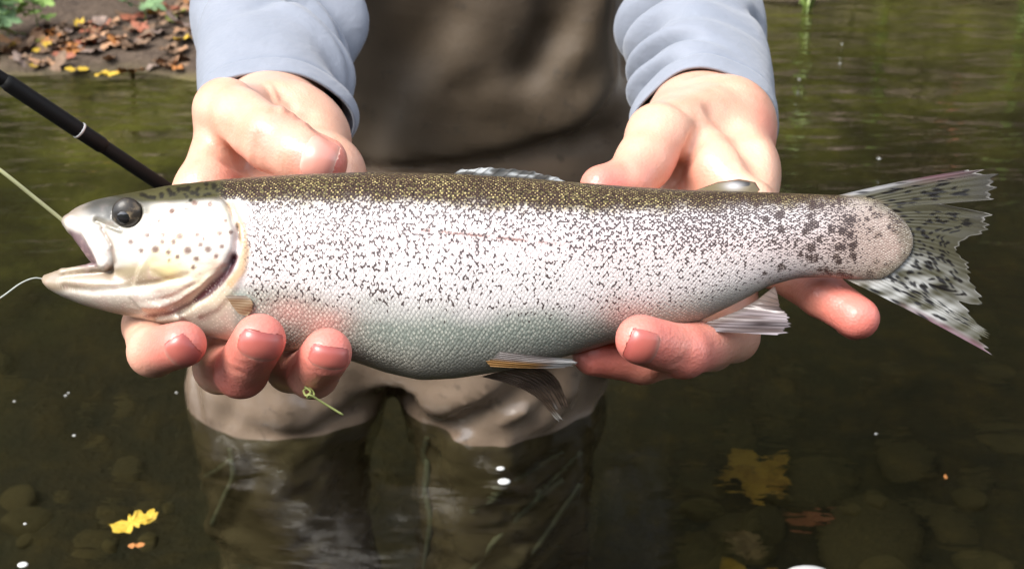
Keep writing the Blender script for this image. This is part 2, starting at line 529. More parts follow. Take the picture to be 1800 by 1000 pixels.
TOP = [(112, 388), (122, 374), (140, 362), (170, 351), (205, 344), (250, 336), (300, 326), (400, 315), (520, 307), (650, 303), (800, 306), (900, 312), (1000, 320),
       (1100, 328), (1200, 334), (1340, 338), (1470, 343), (1520, 346), (1570, 352), (1625, 365)]
BOT = [(112, 392), (122, 404), (130, 416), (138, 428), (150, 452), (165, 470), (200, 492), (230, 532), (262, 558), (330, 580), (400, 598), (480, 614), (560, 624), (620, 634), (680, 655), (740, 668), (800, 665),
       (860, 656), (940, 641), (1010, 622), (1080, 602), (1150, 588), (1230, 564), (1300, 530), (1350, 503), (1400, 489), (1450, 487), (1500, 492), (1570, 492), (1625, 470)]
WID = [(112, 2.6), (125, 4.8), (150, 7.5), (190, 11.0), (240, 14.2), (300, 17), (400, 19.5), (600, 22.5), (800, 23), (1000, 20), (1200, 14.5), (1350, 10), (1470, 6.6), (1550, 3.4), (1600, 1.6), (1625, 0.9)]
g = Grid((fx(60), fy(690), -27), (fx(1640), fy(285), 27), 0.66)
x1 = g.x[:, 0, 0].astype(float)
yt = fy(prof(x1, TOP)); yb = fy(prof(x1, BOT, sig=2.2)); ww = prof(x1, WID)
cc = ((yt + yb) / 2)[:, None, None].astype(np.float32); hh = np.maximum((yt - yb) / 2, 0.3)[:, None, None].astype(np.float32); wd = np.maximum(ww, 0.3)[:, None, None].astype(np.float32)
def loft(c, h, w, e=2.15):
    a = np.abs(g.y - c); b = np.abs(g.z)
    q = ((a / h) ** e + (b / w) ** e) ** (1 / e) + 1e-4
    r = np.sqrt(a * a + b * b) + 1e-4
    return np.maximum(r * (1 - 1 / q), -6) * 0.75
D = loft(cc, hh, wd)
D = np.maximum(D, np.maximum(fx(113) - g.x, g.x - (fx(1604) - ((g.y - fy(425)) / 15.0) ** 2 * 14.0)))
# lower jaw
jt = prof(x1, [(74, 489), (84, 483), (110, 476), (150, 468), (200, 463), (250, 470), (300, 490), (340, 540)], sig=1.5)
jb = prof(x1, [(74, 492), (84, 507), (110, 521), (150, 537), (200, 550), (250, 560), (300, 572), (340, 575)], sig=1.5)
jw = prof(x1, [(74, 1.5), (84, 4.2), (110, 7.2), (150, 10), (200, 12.6), (250, 14.2), (300, 15), (340, 14)], sig=1.5)
jc = (fy(jt) + fy(jb)) / 2; jh = np.maximum((fy(jt) - fy(jb)) / 2, 0.3)
J = loft(jc[:, None, None].astype(np.float32), jh[:, None, None].astype(np.float32), jw[:, None, None].astype(np.float32), 2.0)
J = np.maximum(J, np.maximum(fx(77) - g.x, g.x - fx(335)))
# the mouth: a hollow between the jaws that opens forwards
cav = chain(g, [((fx(70), fy(447), 0), 8.0), ((fx(140), fy(455), 0), 5.6), ((fx(205), fy(482), 0), 3.0)], 2)
zs = np.abs(g.z)
D = smin(D, J, 1.6)
cavz = np.maximum(cav, zs - prof(x1, [(70, 3.0), (110, 4.6), (150, 6.4), (210, 8.5), (300, 9)])[:, None, None])
D = -smin(-D, cavz, 1.2)
# maxilla: the white upper-lip plate on each side, premaxilla at the snout
ZF = 11.0
gs = Grid.__new__(Grid); gs.x, gs.y, gs.z = g.x, g.y, zs
mxl = chain(gs, [((fx(124, 4), fy(392, 4), 3.6), 2.0), ((fx(150, 8), fy(400, 8), 7.2), 2.2), ((fx(170, 10), fy(432, 10), 9.6), 2.7), ((fx(184, 11), fy(462, 11), 11.2), 2.5)], 1.0)
D = smin(D, mxl, 0.7)
pm = chain(gs, [((fx(121, 0), fy(388, 0), 0.0), 2.3), ((fx(126, 3), fy(403, 3), 3.0), 1.8)], 1.0)
D = smin(D, pm, 0.9)
rim = chain(gs, [((fx(82, 1), fy(488, 1), 1.5), 1.2), ((fx(110, 6), fy(479, 6), 5.6), 1.4), ((fx(160, 9), fy(470, 9), 9.0), 1.4), ((fx(215, 12), fy(468, 12), 11.6), 1.2)], 1.0)
D = smin(D, rim, 0.9)
# gill cover and head plates: raised outlines on the flanks
X2 = g.x[:, :, 0]; Y2 = g.y[:, :, 0]
def raise_poly(pts, z, amt, soft):
    global D
    sd = fsd(X2, Y2, fpts(pts, z))
    D = D - (amt * (1 - ss(-soft, soft, sd)))[:, :, None] * ss(3, 7, zs)
def line(pts, z, r, amt):
    global D
    e = polydist(X2, Y2, fpts(pts, z))
    D = D + (amt * np.exp(-(e / r) ** 2))[:, :, None] * ss(2, 6, zs)
OPER = [(300, 372), (340, 350), (372, 345), (392, 356), (406, 378), (416, 408), (414, 440), (402, 464), (382, 484), (352, 508), (318, 530), (280, 545), (245, 545), (225, 520), (240, 480), (262, 440), (280, 400)]
raise_poly(OPER, 16, 1.5, 0.7)
SHOULDER = [(402, 350), (424, 380), (438, 420), (436, 470), (420, 505), (380, 545), (340, 560), (330, 540), (370, 505), (400, 470), (415, 430), (412, 390)]
raise_poly(SHOULDER, 18, 0.5, 0.8)
GILLGAP = [(412, 455), (402, 478), (385, 498), (362, 517), (335, 535), (300, 552), (262, 556)]
line(GILLGAP, 17, 1.2, 1.3)
line([(420, 400), (422, 430), (412, 462)], 17, 0.8, 1.0)
line([(286, 362), (270, 400), (262, 440), (268, 475), (300, 492), (350, 490), (400, 470)], 15, 0.7, 0.35)       # preopercle
line([(105, 505), (160, 512), (220, 508), (280, 498), (340, 484)], 13, 1.1, 0.7)                               # jaw crease
line([(165, 388), (195, 398), (215, 405)], 11, 1.0, 1.1)
line([(178, 402), (196, 430), (202, 462), (192, 478)], 11.5, 0.9, 1.1)
for q in range(5):                                                                                             # branchiostegal folds
    line([(255 + 12 * q, 530 + 3 * q), (300 + 10 * q, 522 - 2 * q), (345 + 6 * q, 500 - 3 * q)], 15, 0.45, 0.3)
for q in range(4):
    line([(215 + 3 * q, 535 + 5 * q), (270, 528 + 5 * q), (330, 515 + 5 * q)], 15, 0.35, 0.18)
raise_poly([(192, 360), (222, 345), (255, 358), (262, 380), (245, 398), (215, 402), (192, 390)], 12, 0.6, 2.2)
EYE = (222, 373)
e3 = (fx(EYE[0], 12.5), fy(EYE[1], 12.5))
D = np.maximum(D, -(np.sqrt((g.x - e3[0]) ** 2 + (g.y - e3[1]) ** 2 + (zs - 14.5) ** 2) - 5.9))
line([(146, 362), (152, 358)], 6, 0.7, 0.8)                                                                    # nostril
# soft belly dents over the fingers
V, Q = surface_nets(D, g, 1)
del D, J, cav, cavz
N = vnormals(V, Q)
# colours and scale coordinates, mirrored left/right
az = np.abs(V[:, 2])
PX = 900 + V[:, 0] * FPX / (FD - az); PY = 500 - V[:, 1] * FPX / (FD - az)
vt = fy(prof(V[:, 0], TOP)); vb = fy(prof(V[:, 0], BOT)); vw = prof(V[:, 0], WID)
vc = (vt + vb) / 2; vh = (vt - vb) / 2
th = np.arctan2((V[:, 1] - vc) / np.maximum(vh, .5), az / np.maximum(vw, .5))
suv = np.column_stack([V[:, 0], th * 27.0, np.where(V[:, 2] > 0, 0.0, 37.0)])
def lerp(a, b, t): return a + (b - a) * t[:, None]
def C(*c): return np.array(c, float)[None, :]
yback = np.interp(PX, [120, 300, 450, 700, 900, 1050, 1200, 1400, 1500, 1560], [345, 346, 350, 350, 362, 368, 362, 357, 352, 345])
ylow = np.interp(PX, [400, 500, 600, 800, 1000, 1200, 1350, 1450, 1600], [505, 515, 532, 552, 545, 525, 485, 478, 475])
nz = vnoise(PX / 60 + 5, PY / 40, 9) * 2
nz2 = vnoise(PX / 17 + 5, PY / 14, 10) * 2
flank = C(0.63, 0.585, 0.575)
cl = np.repeat(flank, len(V), 0)
cl = lerp(cl, C(0.70, 0.52, 0.50), 0.45 * np.exp(-((PY - (420 + (PX - 900) * 0.02)) / 45) ** 2))
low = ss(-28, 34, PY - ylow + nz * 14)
cl = lerp(cl, C(0.24, 0.27, 0.235), low)  # grey-green belly, with the shade below the flank put into the tint
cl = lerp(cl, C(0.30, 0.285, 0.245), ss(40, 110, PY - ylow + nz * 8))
back = 1 - ss(-14, 18, PY - yback + nz2 * 7 - 2)
cl = lerp(cl, C(0.125, 0.103, 0.040), back)
cl = lerp(cl, C(0.27, 0.17, 0.115), ss(1340, 1570, PX + nz * 40) * (1 - back) * 0.75)
cl = lerp(cl, C(0.20, 0.17, 0.10), ss(1500, 1600, PX) * (1 - ss(0, 40, PY - 350)) * 0.6)
# head
head = 1 - ss(-6, 6, fsd(PX, PY, OPER))
headz = 1 - ss(395, 420, PX)
cl = lerp(cl, C(0.54, 0.515, 0.465), headz * (1 - back))
cl = lerp(cl, C(0.66, 0.58, 0.33), headz * np.clip(0.5 * (nz + 0.3), 0, 0.6) * ss(350, 380, PY))
crown = 1 - ss(-8, 8, PY - np.interp(PX, [110, 150, 190, 240, 300, 400], [354, 354, 349, 360, 358, 349]))
cl = lerp(cl, C(0.055, 0.050, 0.022), headz * crown)
greyf = ss(-9, 9, 23 - np.hypot((PX - 202) / 2.7, (PY - 368 - (PX - 212) * 0.05))) * headz
cl = lerp(cl, C(0.045, 0.043, 0.036), greyf * 0.97)
snout = (1 - ss(130, 165, PX)) * (PY < 470)
cl = lerp(cl, C(0.20, 0.16, 0.12), snout * 0.9)
mouth_in = (1 - ss(-2, 3, fsd(PX, PY, [(118, 396), (140, 396), (158, 420), (168, 452), (172, 470), (140, 470), (128, 425)])))
cl = lerp(cl, C(0.15, 0.095, 0.10), mouth_in)
wl_ = np.exp(-(polydist(PX, PY, [(124, 392), (150, 402), (170, 432), (186, 464)]) / 11) ** 4)
cl = lerp(cl, C(0.86, 0.79, 0.70), wl_ * headz)
jaw = ss(462, 476, PY) * headz * (1 - ss(285, 330, PX)) 
cl = lerp(cl, C(0.26, 0.19, 0.125), jaw * (1 - ss(500, 515, PY + (PX - 180) * 0.08)) * (1 - wl_) * 0.9)
cl = lerp(cl, C(0.46, 0.405, 0.34), jaw * ss(500, 518, PY + (PX - 180) * 0.08) * (1 - ss(535, 550, PY - (PX - 180) * 0.15)))
cl = lerp(cl, C(0.40, 0.36, 0.29), ss(525, 560, PY) * headz * 0.7)
dark = np.exp(-(polydist(PX, PY, [(168, 388), (192, 400), (212, 408)]) / 6) ** 2)
cl = lerp(cl, C(0.14, 0.12, 0.085), dark * 0.9)
dark = np.exp(-(polydist(PX, PY, [(180, 404), (196, 430), (201, 460), (192, 474)]) / 4) ** 2)
cl = lerp(cl, C(0.22, 0.15, 0.11), dark * 0.8)
dark = np.exp(-(polydist(PX, PY, [(212, 480), (250, 470), (270, 455)]) / 10) ** 2)
cl = lerp(cl, C(0.34, 0.28, 0.17), dark * 0.7)
for (a, b, r, c, w) in [(375, 402, 9, (0.65, 0.30, 0.12), .8), (376, 462, 10, (0.62, 0.28, 0.2), .6), (310, 405, 22, (0.85, 0.72, 0.35), .6), (285, 455, 22, (0.85, 0.72, 0.35), .6), (300, 475, 20, (0.8, 0.66, 0.3), .6), (290, 375, 12, (0.75, 0.45, 0.42), .5)]:
    cl = lerp(cl, C(*c), w * np.exp(-((PX - a) ** 2 + (PY - b) ** 2) / r ** 2))
mot = vnoise(PX / 9 + 3, PY / 8, 41) * 2; mot2 = vnoise(PX / 26 + 3, PY / 20, 42) * 2
cl = lerp(cl, C(0.40, 0.27, 0.24), headz * ss(0.3, 0.8, mot) * ss(355, 380, PY) * 0.35)
cl = cl * (1 + 0.14 * headz * mot2)[:, None]
# orange shoulder strip and dark-red gill slit
sh = np.exp(-(polydist(PX, PY, [(404, 362), (424, 400), (431, 440), (424, 475), (405, 498)]) / 9) ** 4)
cl = lerp(cl, C(0.52, 0.33, 0.17), sh * (1 - head) * 0.85)
gg = np.exp(-(polydist(PX, PY, [(413, 452), (404, 474), (388, 493), (366, 512), (344, 527)]) / np.interp(PX, [340, 370, 415], [5, 11, 7])) ** 4)
cl = lerp(cl, C(0.075, 0.018, 0.03), gg * 0.97)
gg = np.exp(-(polydist(PX, PY, [(388, 348), (404, 366), (416, 392), (421, 420)]) / 2.6) ** 2)
cl = lerp(cl, C(0.10, 0.07, 0.05), gg * 0.8 * (1 - 0.5 * head))
gg = np.exp(-(polydist(PX, PY, [(340, 530), (300, 550), (255, 556)]) / 3.5) ** 2)
cl = lerp(cl, C(0.10, 0.04, 0.05), gg * 0.8)
# spots on the gill cover and crown
spots = [(258, 413, 6), (287, 412, 5), (318, 389, 7), (316, 415, 8), (347, 412, 6), (302, 371, 6), (279, 388, 4), (328, 368, 6), (340, 386, 7), (346, 398, 5), (330, 440, 8), (273, 438, 8), (296, 443, 5), (298, 458, 3),
         (366, 438, 7), (390, 433, 6), (373, 372, 6), (291, 399, 4), (316, 392, 6), (342, 358, 7), (369, 360, 6), (230, 425, 6), (406, 408, 5), (352, 430, 5), (335, 352, 4), (262, 395, 5), (305, 425, 6), (350, 372, 6), (360, 395, 5), (386, 410, 6), (312, 452, 5), (345, 455, 6), (380, 450, 5), (248, 440, 5), (325, 402, 4), (395, 388, 5), (358, 420, 4), (285, 425, 5), (340, 470, 5), (300, 392, 5)]
rs_ = np.random.default_rng(3)
for i in range(46):
    a = 235 + rs_.random() * 165
    spots.append((a, np.interp(a, [230, 300, 400], [342, 332, 318]) + rs_.random() * np.interp(a, [230, 400], [10, 26]), 3 + 2.5 * rs_.random()))
for (a, b, r) in spots:
    m = 1 - ss(r * 0.55, r * 1.15, np.hypot((PX - a), (PY - b) * 1.05))
    cl = lerp(cl, C(0.12, 0.060, 0.042) if b > 352 else C(0.016, 0.014, 0.010), m * 0.92)
# big dark spots of the tail root
rs_ = np.random.default_rng(5); tailspot = np.zeros(len(V))
for i in range(95):
    a = 1330 + 275 * rs_.random() ** 0.7; b = 352 + 138 * rs_.random(); r = 3 + 5.5 * rs_.random()
    m = (1 - ss(r * 0.5, r * 1.3, np.hypot(PX - a, PY - b) + nz2 * 3))
    cl = lerp(cl, C(0.20, 0.14, 0.10), m * 0.5); tailspot = np.maximum(tailspot, m)
root_end = ss(-34, -4, PX - (1604 - ((PY - 425) / 75) ** 2 * 70) + nz2 * 8)
cl = lerp(cl, C(0.12, 0.10, 0.065), root_end * (PX > 1480) * 0.85)
# red-brown lateral line
ly = np.interp(PX, [560, 740, 850, 930, 1030, 1100], [392, 404, 415, 424, 430, 432])
m = np.exp(-((PY - ly) / 2.6) ** 2) * ss(600, 760, PX) * (1 - ss(1030, 1110, PX)) * np.clip(nz2 * 1.6 + 0.5, 0, 1)
cl = lerp(cl, C(0.16, 0.05, 0.03), m)
# red reflections of the fingers painted on the belly
for (a, b, r) in [(510, 548, 40), (575, 570, 42), (1105, 560, 40)]:
    cl = lerp(cl, C(0.62, 0.30, 0.26), 0.55 * np.exp(-((PX - a) ** 2 + ((PY - b) * 1.6) ** 2) / r ** 2))
# density of the dark net marks
den = np.interp(PY - yback, [-60, -4, 4, 60, 120, 170, 230, 300], [0.60, 0.60, 0.52, 0.46, 0.40, 0.36, 0.20, 0.0])
den = den * (1 - 0.75 * ss(0, 60, PY - ylow)) + 0.05 * nz
den = den - 0.06 * np.exp(-((PX - 1000) / 160) ** 2 - ((PY - 450) / 60) ** 2)
den = den + 0.06 * np.exp(-((PX - 1300) / 160) ** 2) * (PY < 440)
den = den * np.where(PY < 352, ss(372, 402, PX), ss(408, 440, PX))
den = den * (1 - 0.5 * ss(1480, 1560, PX)) + 0.26 * tailspot
scl = np.where(PY < 352, ss(372, 402, PX), ss(415, 450, PX))
k = M('trout_skin')
uv = k.attr('scale_uv', True)
uvd = k.map(uv, (0.62, 0.62, 1), (0, 0, math.radians(45)))
uvd = k.map(k.map(uv, (0.95, 0.78, 1.0)), (1, 1, 1), (0, 0, math.radians(45)))
edge = k.vor(uvd, 1.0, 'DISTANCE_TO_EDGE', 0.5, '2D')
f1 = k.vor(uvd, 1.0, 'F1', 0.5, '2D')
rndc = k.vor(uvd, 1.0, 'F1', 0.5, '2D', 'Color')
nn = k.noise(uv, 0.74, 1.5, 0.5)
dens = k.attr('spot_density'); scm = k.attr('scaled'); backm = k.attr('back')
thr = k.math('SUBTRACT', 0.81, k.math('MULTIPLY', dens, 0.70))
pick = k.smooth(nn, thr, k.math('ADD', thr, 0.05))
wid = k.math('ADD', 0.17, k.math('MULTIPLY', dens, 0.26))
wid = k.math('MULTIPLY', wid, k.smooth(nn, k.math('SUBTRACT', thr, 0.04), k.math('ADD', thr, 0.10)))
wid = k.math('ADD', k.math('MULTIPLY', wid, 1.35), 0.001)
mark = k.math('SUBTRACT', 1.0, k.smooth(edge, k.math('MULTIPLY', wid, 0.6), wid))
mark = k.math('MULTIPLY', k.math('MULTIPLY', mark, pick), k.math('MULTIPLY', scm, 0.93))
base = k.acol('tint')
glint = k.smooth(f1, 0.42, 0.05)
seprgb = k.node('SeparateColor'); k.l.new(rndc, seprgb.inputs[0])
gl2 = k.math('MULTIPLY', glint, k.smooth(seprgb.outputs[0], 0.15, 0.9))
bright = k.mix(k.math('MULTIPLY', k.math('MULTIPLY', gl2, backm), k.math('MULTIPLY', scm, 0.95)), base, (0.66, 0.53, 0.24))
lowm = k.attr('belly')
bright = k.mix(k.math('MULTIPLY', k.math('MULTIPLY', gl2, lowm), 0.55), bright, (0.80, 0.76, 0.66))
cellshade = k.math('MULTIPLY', k.math('SUBTRACT', 1.0, k.smooth(edge, 0.0, 0.16)), k.math('MULTIPLY', scm, 0.40))
bright = k.mix(cellshade, bright, (0.10, 0.085, 0.075))
colr = k.mix(mark, bright, (0.034, 0.018, 0.017))
blot = k.smooth(k.noise(uv, 0.80, 2, 0.6), 0.55, 0.62)
colr = k.mix(k.math('MULTIPLY', k.math('MULTIPLY', blot, backm), 0.8), colr, (0.012, 0.010, 0.007))
sc_h = k.math('MULTIPLY', k.math('SUBTRACT', 1.0, k.math('MULTIPLY', f1, f1)), scm)
fine = k.noise(uv, 1.3, 3)
k.set(base_color=colr, roughness=k.mix(scm, (0.34,) * 3, (0.30,) * 3), metallic=0.06, specular_ior_level=k.math('SUBTRACT', 0.5, k.math('MULTIPLY', k.attr('matte'), 0.36)), coat_weight=k.math('SUBTRACT', 0.22, k.math('MULTIPLY', k.attr('matte'), 0.2)), coat_roughness=0.14,
      normal=k.bump(sc_h, 0.55, 0.0005, k.bump(fine, 0.12, 0.0008)))
trout = empty('trout', f2w((0, 0, 0)))
tag(trout, 'silver speckled trout with open mouth held level across both hands', 'fish')
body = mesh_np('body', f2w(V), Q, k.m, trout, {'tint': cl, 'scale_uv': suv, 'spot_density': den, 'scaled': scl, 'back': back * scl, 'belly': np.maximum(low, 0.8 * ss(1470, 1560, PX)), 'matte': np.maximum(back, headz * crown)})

# eyes
km = M('trout_iris')
tc = km.obj()
km.set(base_color=km.ramp(km.noise(tc, 260, 4), [(0.4, (0.010, 0.008, 0.007)), (0.58, (0.030, 0.024, 0.018)), (0.72, (0.16, 0.12, 0.075))]), roughness=0.4, specular_ior_level=0.25, coat_weight=0.15, coat_roughness=0.15)
kp = M('trout_pupil'); kp.set(base_color=(0.006, 0.006, 0.008), roughness=0.08, coat_weight=1.0, coat_roughness=0.02)
def uvsphere(c, r, nu=24, nv=14, squash=1.0):
    V, F, T = [], [], []
    for j in range(nv + 1):
        ph = math.pi * j / nv
        for i in range(nu):
            a = 2 * math.pi * i / nu
            V.append((c[0] + r * math.sin(ph) * math.cos(a), c[1] + r * math.sin(ph) * math.sin(a), c[2] + squash * r * math.cos(ph)))
    for j in range(nv):
        for i in range(nu): F.append((j * nu + i, (j + 1) * nu + i, (j + 1) * nu + (i + 1) % nu, j * nu + (i + 1) % nu))
    return np.array(V), F
for s_ in (1, -1):
    Ve, Fe = uvsphere((e3[0], e3[1], 11.9), 5.1, squash=0.46); Ve[:, 2] *= s_
    eye = mesh_np('eye', f2w(Ve), Fe, km.m, trout)
    Ve, Fe = uvsphere((e3[0] - 0.3, e3[1] - 1.0, 12.4), 3.5, squash=0.55); Ve[:, 2] *= s_
    mesh_np('pupil', f2w(Ve), Fe, kp.m, eye)

# fins
def fin_mat(name, rough=0.34, trans=0.35):
    k = M(name)
    c = k.acol('tint'); r = k.attr('ray')
    cc_ = k.mix(k.math('MULTIPLY', k.smooth(r, 0.35, 0.9), 0.55), c, (0.02, 0.016, 0.014))
    k.set(base_color=cc_, roughness=rough, coat_weight=0.15, coat_roughness=0.12)
    tl = k.node('BsdfTranslucent'); k.l.new(cc_, tl.inputs[0])
    tp = k.node('BsdfTransparent')
    m1 = k.node('MixShader'); m1.inputs[0].default_value = trans
    k.l.new(k.b.outputs[0], m1.inputs[1]); k.l.new(tl.outputs[0], m1.inputs[2])
    m2 = k.node('MixShader'); k.l.new(k.attr('clear'), m2.inputs[0])
    k.l.new(m1.outputs[0], m2.inputs[1]); k.l.new(tp.outputs[0], m2.inputs[2])
    k.l.new(m2.outputs[0], k.out.inputs[0])
    return k.m
FINM = fin_mat('fin_membrane')
def fin(name, base, tip, us, nray, zf, color, clear=None, per=8, nv=56, bend=(0, 0), ragged=0.02, seed=0, thick=0.35, ridge=0.22, raydark=1.0):
    """base/tip: pixel points at parameters us; zf(u,v)->mm towards camera; color(px,py,u,v)->(n,3)"""
    r = np.random.default_rng(seed)
    nu = nray * per + 1
    u = np.linspace(0, 1, nu); v = np.linspace(0, 1, nv)
    B = np.column_stack([np.interp(u, us, [p[i] for p in base]) for i in (0, 1)])
    T = np.column_stack([np.interp(u, us, [p[i] for p in tip]) for i in (0, 1)])
    ray = 0.5 + 0.5 * np.cos(u * nray * 2 * math.pi)                      # 1 on a ray, 0 between
    jag = 1 - ragged * (1.3 * (1 - ray) + 1.6 * np.interp(u, np.linspace(0, 1, nray + 1), r.random(nray + 1) ** 2 * 2))
    P = B[:, None, :] + (T - B)[:, None, :] * (v[None, :, None] * jag[:, None, None])
    P = P + np.array(bend)[None, None, :] * (np.sin(v * math.pi))[None, :, None]
    U, Vv = np.meshgrid(u, v, indexing='ij')
    z = zf(U, Vv) + ridge * (ray[:, None] - 0.5) * (1 - 0.5 * Vv) + 0.25 * np.sin(U * 9 + Vv * 4) * Vv
    X = fx(P[..., 0], z); Y = fy(P[..., 1], z)
    A = np.stack([X, Y, z], -1).reshape(-1, 3)
    n = len(A)
    A2 = A.copy(); A2[:, 2] -= thick * (1 - 0.6 * Vv.ravel())
    f = grid_faces(nu, nv)
    F = np.concatenate([f, f[:, ::-1] + n])
    # rim
    bnd = [i * nv + nv - 1 for i in range(nu)]
    side = [(bnd[i], bnd[i + 1], bnd[i + 1] + n, bnd[i] + n) for i in range(nu - 1)]
    side += [(j + 1, j, j + n, j + 1 + n) for j in range(nv - 1)]
    o_ = (nu - 1) * nv
    side += [(o_ + j, o_ + j + 1, o_ + j + 1 + n, o_ + j + n) for j in range(nv - 1)]
    F = np.concatenate([F, np.array(side)])
    pxl = P.reshape(-1, 2)
    cl = color(pxl[:, 0], pxl[:, 1], U.ravel(), Vv.ravel())
    cr = clear(pxl[:, 0], pxl[:, 1], U.ravel(), Vv.ravel()) if clear else np.zeros(n)
    ra = raydark * np.repeat(ray ** 3, nv) * (0.25 + 0.75 * np.abs(np.sin(Vv.ravel() * 1.2 + 0.6)))
    two = lambda a: np.concatenate([a, a])
    return mesh_np(name, f2w(np.concatenate([A, A2])), F, FINM, trout, {'tint': two(cl), 'ray': two(ra), 'clear': two(cr)})

rs_ = np.random.default_rng(8)
tspots = []
for i in range(190):
    v_ = rs_.random() ** 0.8; u_ = rs_.random()
    tspots.append((u_, 0.02 + 0.80 * v_, 0.010 + 0.009 * rs_.random(), 0.024 + 0.028 * rs_.random()))
def caudal_col(px, py, u, v):
    n = vnoise(px / 22, py / 12, 21) * 2
    c = np.repeat(C(0.085, 0.08, 0.05), len(px), 0)
    c = lerp(c, C(0.50, 0.50, 0.48), np.clip(ss(0.5, 0.85, u) * (1 - ss(0.35, 1.0, v) * 0.6) * (0.65 + n), 0, 1))
    c = lerp(c, C(0.20, 0.09, 0.12), np.clip(ss(0.10, 0.0, u) * ss(0.3, 0.8, v) + ss(0.95, 1.0, u) * ss(0.25, 0.6, v), 0, 1) * 0.8)
    c = lerp(c, C(0.44, 0.44, 0.45), ss(0.06, 0.0, u) * (1 - ss(0.3, 0.7, v)))
    c = lerp(c, C(0.05, 0.045, 0.04), ss(0.70, 1.0, v) * ss(0.55, 0.2, u) * 0.7)
    c = lerp(c, C(0.55, 0.53, 0.5), ss(0.965, 1.0, v) * np.clip(0.4 + n, 0, 1) * 0.8)
    c = lerp(c, C(0.32, 0.26, 0.18), 0.8 * (1 - ss(0.0, 0.14, v)))
    for (a, b, ru, rv) in tspots:
        m = 1 - ss(0.5, 1.1, np.hypot((u - a) / ru, (v - b) / rv))
        c = lerp(c, C(0.010, 0.008, 0.008), m * 0.96)
    return c
fin('caudal_fin',
    [(1462, 346), (1515, 352), (1545, 362), (1556, 368), (1562, 374), (1580, 394), (1585, 412), (1585, 440), (1572, 460), (1566, 466), (1550, 476), (1520, 486), (1485, 490)],
    [(1728, 293), (1756, 303), (1757, 350), (1660, 358), (1753, 374), (1738, 412), (1688, 432), (1716, 486), (1733, 542), (1692, 532), (1736, 578), (1750, 602), (1746, 625)],
    [0, .08, .20, .225, .25, .38, .44, .60, .72, .745, .80, .92, 1.0], 34, lambda u, v: 0.3 + 2.5 * v * np.sin(u * 6) * 0.6, caudal_col, lambda px, py, u, v: 0.22 * ss(0.6, 0.3, u) * ss(0.15, 0.4, v), ragged=0.035, seed=4, raydark=0.4, ridge=0.14, bend=(0, -3))
def anal_col(px, py, u, v):
    n = vnoise(px / 40, py / 6, 23) * 2
    c = np.repeat(C(0.30, 0.255, 0.265), len(px), 0)
    c = lerp(c, C(0.13, 0.09, 0.08), np.clip(n * 1.6 + 0.25, 0, 1) * 0.75)
    c = lerp(c, C(0.30, 0.25, 0.22), (1 - ss(0, 0.25, v)) * 0.8)
    c = lerp(c, C(0.15, 0.11, 0.09), (1 - ss(0.25, 0.5, u)) * 0.8)
    c = lerp(c, C(0.42, 0.375, 0.40), ss(0.55, 0.75, u) * ss(0.15, 0.3, v) * np.clip(0.75 - n, 0, 1))
    c = lerp(c, C(0.06, 0.04, 0.04), np.exp(-(((px - 1338) / 24) ** 2 + ((py - 569) / 5) ** 2)) * 0.85)
    c = lerp(c, C(0.05, 0.035, 0.035), np.exp(-(((u - 0.96)) / 0.02) ** 2) * np.clip(n + 0.5, 0, 1) * 0.8)
    return c
fin('anal_fin', [(1362, 503), (1330, 528), (1300, 545), (1262, 560), (1226, 572), (1208, 580)],
    [(1365, 512), (1372, 538), (1388, 552), (1392, 566), (1390, 580), (1382, 590)], [0, .25, .45, .65, .85, 1], 13, lambda u, v: 3 + 6 * v + 1.0 * np.sin(u * 12), anal_col, ragged=0.03, seed=6)
def pel_col(px, py, u, v):
    n = vnoise(px / 30, py / 6, 27) * 2
    c = np.repeat(C(0.50, 0.44, 0.42), len(px), 0)
    c = lerp(c, C(0.42, 0.22, 0.07), ss(0.45, 0.7, u) * (1 - ss(0.55, 0.85, v)))
    c = lerp(c, C(0.75, 0.75, 0.75), ss(0.7, 0.85, v) * 0.9)
    c = lerp(c, C(0.2, 0.12, 0.09), np.exp(-((u - 0.5) / 0.08) ** 2) * np.clip(n + 0.6, 0, 1) * (1 - ss(.5, .8, v)))
    return c
fin('pelvic_fin', [(845, 612), (848, 622), (850, 630), (862, 644)], [(1016, 632), (1018, 636), (1014, 641), (1000, 646)], [0, .3, .6, 1], 8, lambda u, v: 15.5 - 4 * v - 4 * u, pel_col, seed=7, bend=(0, 2))
def pel2_col(px, py, u, v):
    n = vnoise(px / 30, py / 8, 29) * 2
    c = np.repeat(C(0.20, 0.14, 0.10), len(px), 0)
    c = lerp(c, C(0.11, 0.075, 0.055), np.clip(n + 0.3, 0, 1))
    c = lerp(c, C(0.55, 0.52, 0.48), ss(0.86, 0.97, v) * ss(0.35, 0.6, u))
    return c
fin('pelvic_fin', [(930, 640), (900, 648), (870, 655), (846, 662)], [(1003, 718), (1000, 722), (994, 738), (985, 742)], [0, .3, .6, 1], 11, lambda u, v: -2 - 9 * v, pel2_col,
    lambda px, py, u, v: 0.10 + 0.4 * ss(0.85, 1.0, v) * ss(0.4, 0.7, u), seed=9, bend=(14, -12), ragged=0.05)
def pec_col(px, py, u, v):
    c = np.repeat(C(0.30, 0.21, 0.12), len(px), 0)
    return lerp(c, C(0.40, 0.36, 0.30), ss(0.3, 0.0, u) + 0 * v)
fin('pectoral_fin', [(396, 520), (402, 528), (410, 540), (420, 552)], [(436, 520), (446, 530), (444, 545), (436, 556)], [0, .3, .7, 1], 7, lambda u, v: 20.5 - 0.6 * v - 1.5 * u, pec_col, seed=10, raydark=0.2, ridge=0.1)
